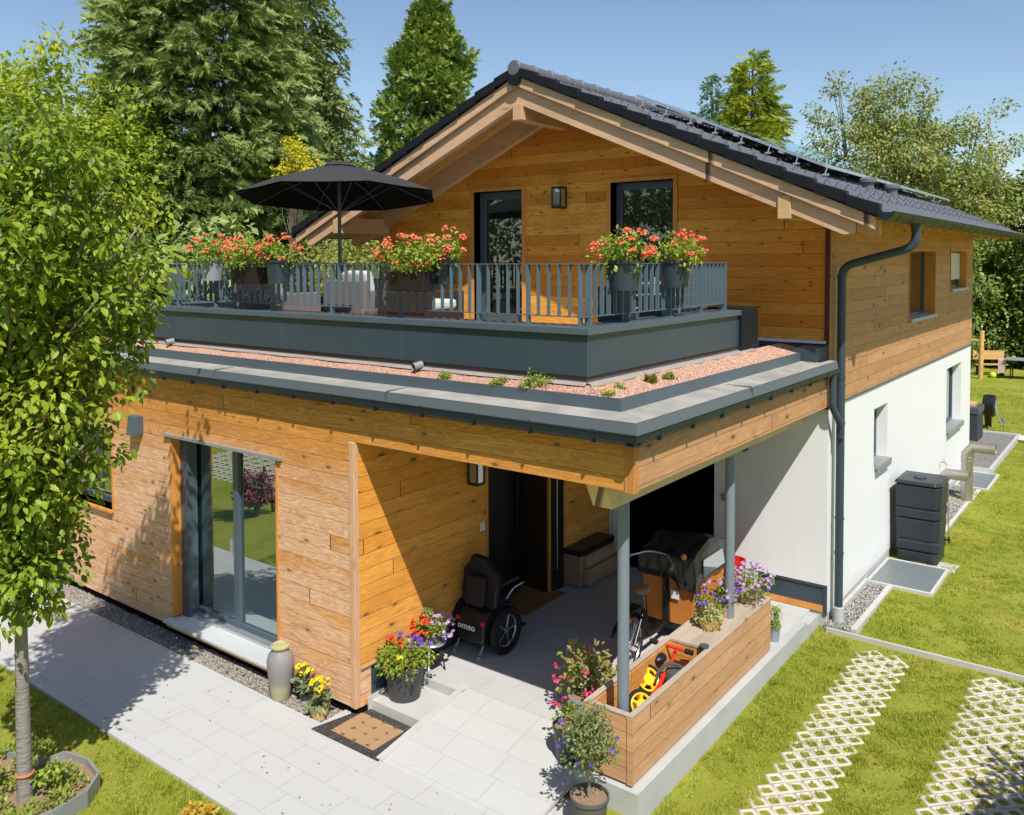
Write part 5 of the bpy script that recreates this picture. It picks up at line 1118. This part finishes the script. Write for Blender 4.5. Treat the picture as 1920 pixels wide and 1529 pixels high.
prof = [(-.19, .50), (-.21, .62), (-.245, .78), (-.245, .92), (-.15, 1.02), (-.11, 1.10), (.07, 1.10), (.13, 1.02), (.25, .93), (.26, .78), (.21, .62), (.19, .5)]
vs = [(-2.89+x, -3.44-.04*(z-.5)+dy, z) for dy in (0, .09) for x, z in prof]; n = len(prof); m.add(vs, [tuple(range(n)), tuple(range(2*n-1, n-1, -1))] + [(i, i+n, (i+1) % n+n, (i+1) % n) for i in range(n)]); m.build('backrest', M_seat, wc, bevel=.02)
m = MB(); m.prism([(-3.57, .56), (-3.50, .60), (-3.47, .9), (-3.53, .88)], 'x', -3.03, -2.76); m.build('rear_pouch', plain('dark_pouch', (.035, .026, .030), .8, .1), wc, bevel=.02)
for x in (-3.13, -2.66):
    m = MB(); m.tube(arc([(x, -3.45, .56), (x, -3.45, .78), (x, -3.02, .78)], .08), .022, 10); m.build('armrest', M_wc, wc, smooth=True)
m = MB(); m.tube(arc([(-2.62, -3.30, .62), (-2.60, -3.2, .72), (-2.60, -3.0, .73)], .05), .011, 8); m.build('handle', M_alu, wc, smooth=True)
M_hub = plain('polished_hub', (.50, .52, .55), .2, .6, .8)
for x, s in ((-2.60, 1), (-3.19, -1)):
    w_ = wheel(wc, (x, -3.33, .272), (s, 0, 0), .27, .045, .012, M_rub, M_hub, 5, .03, .016, names=('wheel', 'rim'))
    m = MB(); m.lathe([(.17, -.03), (.17, .0)], (x-s*.01, -3.33, .272), 26, 'x'); m.build('hub_plate', M_wc, w_, smooth=True)
M_rl = plain('red_lamp', (.65, .01, .03), .25, .6)
for x in (-2.715, -3.075):
    m = MB(); m.lathe([(.027, -.014), (.027, 0), (.02, .004)][::-1] if 0 else [(.027, -.012), (.027, .006)], (x, -3.612, .405), 18, 'y'); m.build('rear_light', M_rl, wc, smooth=True)
for x in (-3.10, -2.74):
    m = MB(); m.tube([(x, -3.5, .22), (x, -3.64, .05)], .010, 6); m.lathe([(.03, 0), (.034, .03), (.02, .045)], (x, -3.65, .0), 12); m.build('stabiliser', M_alu, wc, smooth=True)
for x in (-2.98, -2.80): MB().box(x-.06, x+.06, -2.98, -2.75, .10, .12).build('footplate', M_wc, wc)
fc = bpy.data.curves.new('lettering', 'FONT'); fc.body = 'omeo'; fc.size = .105; fc.align_x = 'CENTER'; fc.align_y = 'CENTER'; fc.extrude = .0015; fc.offset = .0012; fc.space_character = 1.05
fo = bpy.data.objects.new('tmp_text', fc); scn.collection.objects.link(fo); bpy.context.view_layer.update()
me = bpy.data.meshes.new_from_object(fo.evaluated_get(bpy.context.evaluated_depsgraph_get())); bpy.data.objects.remove(fo)
me.transform(Matrix.Translation((-2.955-WL[wc][0], -3.617-WL[wc][1], .325)) @ Matrix.Rotation(R_(90-4), 4, 'X')); me.name = 'lettering'
for p_ in list(me.materials): me.materials.clear()
me.materials.append(plain('white_print', (.85, .85, .85), .5)); o = bpy.data.objects.new('lettering', me); scn.collection.objects.link(o); o.parent = wc; WL[o] = WL[wc]
# ---------------------------------------------------------------- cargo bike
cb = thing('cargo_bike', 'cargo bike with orange plywood box under a black rain cover parked behind the planter box', 'cargo bike', (-1.28, -1.9, 0))
M_ply = wood('orange_plywood', (.66, .25, .05), (.60, .21, .04), bh=3, L=9, gap=0, knots=.15, grain=.5, dark=(.3, .1, .02))
def tapbox(mb, x0, x1, y0, y1, z0, z1, t):
    mb.add([(x0+t, y0+t, z0), (x1-t, y0+t, z0), (x1-t, y1-t, z0), (x0+t, y1-t, z0), (x0, y0, z1), (x1, y0, z1), (x1, y1, z1), (x0, y1, z1)], [(3, 2, 1, 0), (4, 5, 6, 7), (0, 1, 5, 4), (1, 2, 6, 5), (2, 3, 7, 6), (3, 0, 4, 7)])
m = MB(); tapbox(m, -1.62, -.95, -1.90, -1.0, .20, .76, .04); m.build('cargo_box', M_ply, cb, bevel=.01)
m = MB(); m.box(-1.345, -1.265, -1.915, -1.87, .15, .95); m.box(-1.60, -.97, -1.86, -1.05, .13, .195); m.tube([(-1.30, -1.9, .2), (-1.28, -2.35, .22), (-1.22, -2.88, .33)], .026, 10); m.tube([(-1.25, -2.45, .25), (-1.22, -2.58, .78)], .018, 10)
m.tube([(-1.30, -1.93, .6), (-1.30, -2.1, 1.05)], .016, 8); m.tube([(-1.27, -2.9, .33), (-1.22, -2.6, .62)], .012, 8); m.tube([(-1.17, -2.9, .33), (-1.22, -2.6, .62)], .012, 8); m.build('frame', M_blackm, cb, smooth=True)
m = MB(); m.tube(arc([(-1.58, -2.28, 1.06), (-1.42, -2.10, 1.10), (-1.18, -2.10, 1.10), (-1.03, -2.28, 1.06)], .07), .012, 8); m.build('handlebar', M_alu, cb, smooth=True)
for a, b in (((-1.58, -2.28, 1.06), (-1.62, -2.38, 1.05)), ((-1.03, -2.28, 1.06), (-.99, -2.38, 1.05))): MB().tube([a, b], .019, 8).build('grip', plain('tan_grip', (.45, .22, .09), .5), cb, smooth=True)
m = MB(); m.ell((-.97, -2.12, 1.12), .035, .03, .035); m.build('bell', plain('orange_bell', (.80, .33, .08), .35), cb, smooth=True)
M_cov = plain('black_rain_cover', (.022, .024, .027), .30, .5, var=.3, vs=5); r = np.random.default_rng(4)
from mathutils import noise as mn
NX, NY = 30, 34; vs = []
for j in range(NY+1):
    for i in range(NX+1):
        u, v = i/NX, j/NY; ex = min(u, 1-u)/.16; ey = min(v, 1-v)/.13; e = min(1, ex, ey)
        uu = min(max((u-.16)/.68, 0), 1); vv = min(max((v-.13)/.74, 0), 1)
        x = -1.64+.72*uu; y = -1.93+.96*vv; q = mn.noise(Vector((u*5, v*5, 2.))); q2 = mn.noise(Vector((u*13, v*11, 7.)))
        top = 1.0+.13*math.sin(math.pi*min(1, vv*1.1))+.05*uu+.05*q+.018*q2
        low = .76+.04*mn.noise(Vector((u*9, v*9, 4.)))-.10*(u > .6)*(v < .15)
        z = low+(top-low)*e**.8; k_ = (1-e)
        x += (.02+.02*q2)*k_*(1 if u > .5 else -1); y += (.02+.03*q2)*k_*(1 if v > .5 else -1)
        vs.append((x, y, z))
m = MB(); m.add(vs, [(j*(NX+1)+i, j*(NX+1)+i+1, (j+1)*(NX+1)+i+1, (j+1)*(NX+1)+i) for j in range(NY) for i in range(NX)]); o = m.build('rain_cover', M_cov, cb, smooth=True); q = o.modifiers.new('t', 'SOLIDIFY'); q.thickness = .004
m = MB(); m.add([(-.888, -1.78, .80), (-.888, -1.15, .80), (-.90, -1.2, .99), (-.90, -1.74, .99)], [(0, 1, 2, 3)]); m.build('clear_window', glassm('clear_film', .35, (.25, .26, .27)), cb)
m = MB(); m.box(-1.235, -1.13, -1.912, -1.906, .52, .62); m.build('paper_note', M_white, cb)
m = MB(); m.ell((-1.22, -2.62, .84), .085, .13, .04); m.build('saddle', plain('tan_saddle', (.42, .20, .08), .45, .4), cb, smooth=True)
m = MB(); m.tube([(-1.22, -2.58, .60), (-1.22, -2.60, .82)], .014, 8); m.build('seat_post', M_alu, cb, smooth=True)
wheel(cb, (-1.22, -2.9, .33), (1, .1, 0), .32, .024, .012, M_rub, M_hub, 18, .03, .004, names=('wheel', 'rim'))
for x in (-1.60, -.96): wheel(cb, (x, -1.3, .24), (1, 0, 0), .24, .022, .01, M_rub, M_hub, 12, .03, .004, names=('wheel', 'rim'))
m = MB(); m.prism([(-2.98+.02+math.cos(a)*.36-.0, .33+math.sin(a)*.36) for a in np.linspace(.3, 2.6, 12)]+[(-2.96+math.cos(a)*.35, .33+math.sin(a)*.35) for a in np.linspace(2.6, .3, 12)], 'x', -1.26, -1.18); m.build('mudguard', M_blackm, cb)
m = MB(); m.box(-1.28, -1.16, -3.02, -2.75, .70, .72); m.build('rack', M_blackm, cb); m = MB(); m.box(-1.26, -1.18, -3.0, -2.96, .60, .66); m.build('rear_light', plain('orange_red_lamp', (.75, .12, .02), .3), cb)
# ---------------------------------------------------------------- porch bench box, bucket, small pots
t = thing('storage_bench', 'wooden drawer box bench with black top against the porch wall beside the front door', 'bench', (-3.03, -.75, 0))
M_bw = wood('pale_bench_wood', (.50, .36, .24), (.42, .29, .18), bh=.4, L=6, gap=0, knots=.8, grain=.7)
m = MB(); m.box(RX+.01, -2.95, -1.2, -.35, .04, .46); m.build('carcass', M_bw, t, bevel=.004); m = MB(); m.box(RX+.01, -2.93, -1.23, -.32, .46, .53); m.build('top', M_blackm, t, bevel=.004)
m = MB(); m.box(-2.949, -2.90, -1.12, -.36, .28, .45); m.build('drawer', M_bw, t, bevel=.004); m = MB(); m.box(-2.949, -2.86, -1.14, -.30, .05, .27); m.build('drawer', M_bw, t, bevel=.004)
t = thing('bucket', 'red plastic bucket by the white wall behind the rear porch post', 'bucket', (-1.12, -.28, .12)); m = MB(); m.lathe([(.10, .0), (.135, .42), (.145, .42), (.145, .45), (.12, .45), (.11, .38)], (-1.12, -.28, .1), 22); m.build('body', plain('red_plastic', (.50, .02, .02), .4, .4), t, smooth=True)
m = MB(); m.tube([(-1.12+.145*math.cos(a), -.28+.02*math.sin(a), .5-.12*math.sin(a)) for a in np.linspace(0, math.pi, 9)], .005, 5); m.build('handle', M_alu, t)
for i, (x, lab) in enumerate([(-.97, 'left one of two small grey pots on the low shelf by the red bucket'), (-.84, 'right one of two small grey pots on the low shelf by the red bucket')]):
    t = thing('clay_pot', lab, 'pot', (x, -.33, .3), group='two small grey pots'); round_pot(t, (x, -.33, .30), .055, .15, M_conc)
t = thing('low_shelf', 'low reddish wooden shelf carrying the two small grey pots', 'shelf', (-.9, -.33, 0)); m = MB(); m.box(-1.05, -.74, -.42, -.24, .275, .297); m.build('board', plain('red_wood', (.28, .07, .05), .6), t)
for x in (-1.03, -.76): MB().box(x-.015, x+.015, -.40, -.26, 0, .275).build('leg', M_blackm, t)
t = potplant('porch_plant', 'leafy plant in a dark pot between cargo bike and red bucket', -1.30, -.40, 0, .10, .2, M_blackm, 0); bush(t, (-1.30, -.4, .38), (.14, .12, .18), 300, .045, M_gl, seed=95)
# ---------------------------------------------------------------- beside the house
t = thing('rain_barrel', 'tall angular dark grey rain barrel with a lid against the white side wall', 'rain barrel', (.42, 3.42, -.14))
M_bar = plain('grey_moulded_plastic', (.028, .032, .042), .38, .4, var=.08, bump=.1, bs=300)
def bar(z0, z1, w0, w1, d0=None, mb=None):
    cx, cy = .40, 3.40
    P = lambda w, z: [(cx-w*.9, cy-w, z), (cx+w*.72, cy-w, z), (cx+w*.95, cy-w*.72, z), (cx+w*.95, cy+w*.72, z), (cx+w*.72, cy+w, z), (cx-w*.9, cy+w, z)]
    vs = P(w0, z0)+P(w1, z1); mb.add(vs, [(5, 4, 3, 2, 1, 0), (6, 7, 8, 9, 10, 11)]+[(i, (i+1) % 6, (i+1) % 6+6, i+6) for i in range(6)])
m = MB(); zz = -.14
for z0, z1, a, b in ((-.14, .04, .30, .31), (.045, .20, .325, .325), (.205, .54, .315, .325), (.545, .70, .335, .335), (.705, 1.06, .335, .35)): bar(z0, z1-.01, a, b, mb=m); bar(z1-.03, z1+.01, a-.02, a-.02, mb=m)
m.build('body', M_bar, t, bevel=.022); m = MB(); bar(1.07, 1.12, .365, .34, mb=m); m.lathe([(.10, 0), (.09, .02), (.07, .012)], (.38, 3.36, 1.12), 20); m.build('lid', M_bar, t, bevel=.01)
m = MB(); m.tube([(.73, 3.35, .22), (.82, 3.35, .22)], .015, 8); m.tube([(.80, 3.35, .27), (.80, 3.35, .17)], .012, 8); m.build('tap', M_blackm, t, smooth=True)
m = MB(); m.tube([(.75, 3.52, .95), (.755, 3.56, .3), (.74, 3.6, .1)], .008, 6); m.build('level_hose', M_alu, t)
t = thing('stepping_slab', 'small pale concrete slab beside the foot of the rain barrel', 'slab', (.8, 3.05, -.15)); m = MB(); m.box(.68, .95, 2.98, 3.35, -.2, -.135); m.build('slab', M_kerb, t, bevel=.006)
g = G('galvanised_grating', .4, .4, .5); x, y, z = g.sep(g.P); a = g.ss(g.m('SINE', g.m('MULTIPLY', x, 210)), -.2, .5); b = g.ss(g.m('SINE', g.m('MULTIPLY', y, 190)), .55, .9)
g.col(g.mix(g.m('MAXIMUM', a, b), (.13, .16, .17), (.40, .45, .46))); g.bump(g.m('MAXIMUM', a, b), .8, .01); M_grate = g.mat
def well(x0, x1, y0, y1, lab):
    t = thing('light_well', lab, 'light well', ((x0+x1)/2, (y0+y1)/2, -.15), group='window wells with grates'); m = MB(); k = .045
    m.box(x0, x1, y0, y0+k, -.3, -.10); m.box(x0, x1, y1-k, y1, -.3, -.10); m.box(x0, x0+k, y0+k, y1-k, -.3, -.10); m.box(x1-k, x1, y0+k, y1-k, -.3, -.10); m.build('concrete_rim', M_kerb, t, bevel=.004)
    m = MB(); m.box(x0+k, x1-k, y0+k, y1-k, -.13, -.108); m.build('grate', M_grate, t)
well(.0, .88, 1.78, 2.98, 'light well with metal grate in front of the rain barrel, nearest on the side lawn')
well(.0, .62, 8.35, 9.85, 'light well with metal grate behind the steel flue pipe, farther along the wall')
M_steel = plain('brushed_steel', (.48, .45, .40), .32, .5, .75, var=.06)
t = thing('flue_pipe', 'tall stainless steel pipe with an elbowed outlet standing at the lawn edge', 'pipe', (.40, 7.3, -.14))
m = MB(); m.tube([(.40, 7.3, -.16), (.40, 7.3, .80), (.50, 7.3, .92), (.88, 7.3, .92)], .105, 20, caps=False); m.tube([(.87, 7.3, .92), (.50, 7.3, .92)], .099, 20); m.tube([(.40, 7.3, .70), (.40, 7.3, .73)], .113, 20); m.tube([(.40, 7.3, .64), (.40, 7.3, .66)], .113, 20); m.build('pipe', M_steel, t, smooth=True)
t = thing('vent_pipe', 'short stainless steel elbow pipe behind the rain barrel', 'pipe', (.32, 5.9, -.14))
m = MB(); m.tube([(.20, 5.9, .2), (.20, 5.9, .54), (.30, 5.9, .66), (.66, 5.9, .66)], .095, 18, caps=False); m.tube([(.20, 5.9, .44), (.20, 5.9, .47)], .103, 18); m.tube([(.20, 5.9, -.14), (.20, 5.9, .2)], .09, 18); m.build('pipe', M_steel, t, smooth=True)
t = thing('garden_tap', 'small brass garden tap on the white wall above the short steel pipe', 'tap', (.03, 6.9, .62)); m = MB(); m.tube([(0, 6.9, .64), (.10, 6.9, .64), (.12, 6.9, .58)], .012, 8); m.tube([(.07, 6.84, .70), (.07, 6.96, .70)], .007, 6); m.tube([(.07, 6.9, .64), (.07, 6.9, .70)], .006, 6); m.build('body', M_steel, t, smooth=True)
t = thing('pallet_box', 'dark grey slatted storage box at the far corner of the house', 'storage box', (-.5, 13.4, -.14))
m = MB(); m.box(-1.5, -.30, 13.1, 13.9, -.1, .62); m.build('box', plain('dark_slats', (.05, .055, .065), .6, .2, var=.3, vs=20), t, bevel=.01); m = MB(); m.box(-1.52, -.28, 13.08, 13.92, .62, .78); m.build('lid', M_frame, t, bevel=.01); m = MB(); m.box(-1.1, -.4, 13.2, 13.7, .79, .86); m.build('tray', M_terra, t)
t = thing('hose_reel', 'round black hose reel on a stake behind the storage box', 'hose reel', (-.35, 15.6, -.14))
m = MB(); m.lathe([(.10, -.14), (.27, -.14), (.30, -.10), (.30, .12), (.27, .15), (.1, .15)], (-.40, 15.6, .50), 26, 'x'); m.prism([(15.42, .32), (15.78, .32), (15.6, -.1)], 'x', -.5, -.34); m.build('drum', M_blackm, t, smooth=True)
m = MB(); m.lathe([(.16, .155), (.19, .16)], (-.40, 15.6, .50), 22, 'x'); m.build('hub', M_potg, t, smooth=True); m = MB(); m.tube(arc([(-.24, 15.5, .5), (-.1, 15.2, .2), (.03, 15.0, .05)], .2), .012, 6); m.build('hose', M_potg, t); m = MB(); m.tube([(-.4, 15.6, .2), (-.4, 15.6, -.3)], .02, 8); m.build('stake', M_alu, t)
t = thing('garden_light', 'small metal spike light at the corner of the far gravel strip', 'garden light', (.04, 14.9, -.14)); m = MB(); m.tube([(.04, 14.9, -.2), (.04, 14.9, .2)], .014, 8); m.lathe([(.05, 0), (.06, .09), (.05, .1)], (.04, 14.9, .2), 12); m.build('body', M_steel, t, smooth=True)
t = thing('white_tray', 'white curved object lying on the lawn at the right edge', 'tray', (.55, 14.3, -.13)); m = MB(); m.lathe([(.1, 0), (.3, .02), (.34, .07), (.32, .07), (.1, .03)], (.62, 14.3, -.13), 18); m.build('tray', M_white, t, smooth=True)
M_pine_w = wood('yellow_pine', (.70, .44, .16), (.62, .38, .13), bh=.3, L=9, gap=0, knots=.3, grain=.4)
t = thing('play_post', 'tall peeled wooden post with a short crossbar on the rear lawn', 'post', (-2.25, 26.5, -.13)); m = MB(); m.tube([(-2.25, 26.5, -.2), (-2.22, 26.5, 1.75)], .09, 12); m.build('post', M_pine_w, t, smooth=True); m = MB(); m.tube([(-3.2, 26.5, 1.35), (-2.1, 26.5, 1.37)], .05, 10); m.build('crossbar', M_pine_w, t, smooth=True)
t = thing('beer_table', 'folding table with pale top and dark legs on the rear lawn', 'table', (-.7, 27.3, -.13))
m = MB(); m.box(-1.5, .7, 26.9, 27.8, .62, .66); m.build('tabletop', M_potg, t)
for x in (-1.3, .4): 
    m = MB(); m.box(x-.02, x+.02, 27.0, 27.05, -.13, .62); m.box(x-.02, x+.02, 27.6, 27.65, -.13, .62); m.build('leg', M_blackm, t)
m = MB(); m.box(-1.72, -1.5, 27.0, 27.4, .1, .62); o = m.build('cloth', plain('pink_cloth', (.62, .42, .42), .9), None); tag(o, 'pale pink cloth hanging over the end of the folding table', 'cloth')
for i, (x, y, rz, lab) in enumerate([(-2.1, 27.9, .55, 'orange wooden bench beside the folding table on the rear lawn')]):
    t = thing('garden_bench', lab, 'bench', (x, y, -.13), rz); m = MB(); m.box(-.6, .6, -.16, .16, .42, .46); m.build('seat', M_pine_w, t, local=True); m = MB(); m.box(-.6, .6, .20, .24, .62, .98); m.build('backrest', M_pine_w, t, local=True)
    for a in (-.45, .45): MB().box(a-.02, a+.02, -.14, .22, 0, .62).build('leg', M_blackm, t, local=True)
t = thing('lawn_ball', 'small yellow green ball on the rear lawn near the wooden post', 'ball', (-1.9, 27.1, 0)); m = MB(); m.ell((-1.9, 27.1, -.02), .13, .13, .12); m.build('ball', plain('lime_ball', (.55, .68, .06), .5), t, smooth=True)
# ---------------------------------------------------------------- flower bed with metal edging
t = thing('flower_bed', 'curved flower bed edged with grey metal strip around the foot of the young tree', 'flower bed', (-4.6, -7.9, -.22))
pts = [(-4.10, -8.3), (-3.98, -7.75), (-4.02, -7.45), (-4.20, -7.25), (-4.50, -7.20), (-4.78, -7.27), (-4.80, -7.42), (-5.05, -7.55), (-5.4, -7.62), (-5.8, -7.8), (-5.9, -8.6), (-4.3, -8.7)]
m = MB(); P = pts[:10]
for (a, b), (c, d) in zip(P[:-1], P[1:]):
    L = math.hypot(c-a, d-b); nx, ny = -(d-b)/L*.012, (c-a)/L*.012; m.prism([(a-nx, b-ny), (c-nx, d-ny), (c+nx, d+ny), (a+nx, b+ny)], 'z', -.28, -.07)
m.build('metal_edging', M_flash, t); m = MB(); m.prism(pts, 'z', -.28, -.135); m.build('soil', M_soil, t)
n = 2600; q = np.column_stack([-5.3+1.3*rng.random(n), -8.4+1.2*rng.random(n)]); q = q[(np.hypot(q[:, 0]+4.42, q[:, 1]+7.78) > .16) & ((np.sin(q[:, 0]*9)*np.sin(q[:, 1]*8+1)) > -.35) & (q[:, 1] < -7.32)]
V, F = stamp(LEAF, np.column_stack([q, np.full(len(q), -.12)+.07*rng.random(len(q))]), ball(len(q))*.8+np.array([0, 0, .9]), .045*(.6+.8*rng.random(len(q)))); bulk('ground_cover', V, F, M_pl, t)
t = thing('pink_peony', 'pink flower blooming left of the young tree trunk in the bed', 'flower', (-4.62, -7.95, -.13)); bush(t, (-4.70, -7.93, .02), (.10, .10, .08), 80, .05, M_gl, seed=97); umbels(t, (-4.70, -7.93, .10), (.05, .05, .04), 8, leafm('pink_petal', (.75, .25, .45), (.85, .42, .60), None, .3), .012, 4, fs=.05)
t = thing('bed_perennial', 'leafy green perennial growing right against the young tree trunk', 'plant', (-4.32, -7.66, -.13)); bush(t, (-4.33, -7.62, .02), (.10, .10, .16), 160, .05, M_gl, seed=98)
t = thing('golden_bush', 'low orange and yellow leaved shrub cut off by the bottom edge of the photo', 'shrub', (-3.0, -7.06, -.22)); bush(t, (-2.97, -7.03, -.15), (.17, .12, .10), 900, .04, leafm('golden_leaf', (.62, .26, .03), (.62, .48, .05), (.35, .36, .04), .3), seed=99)
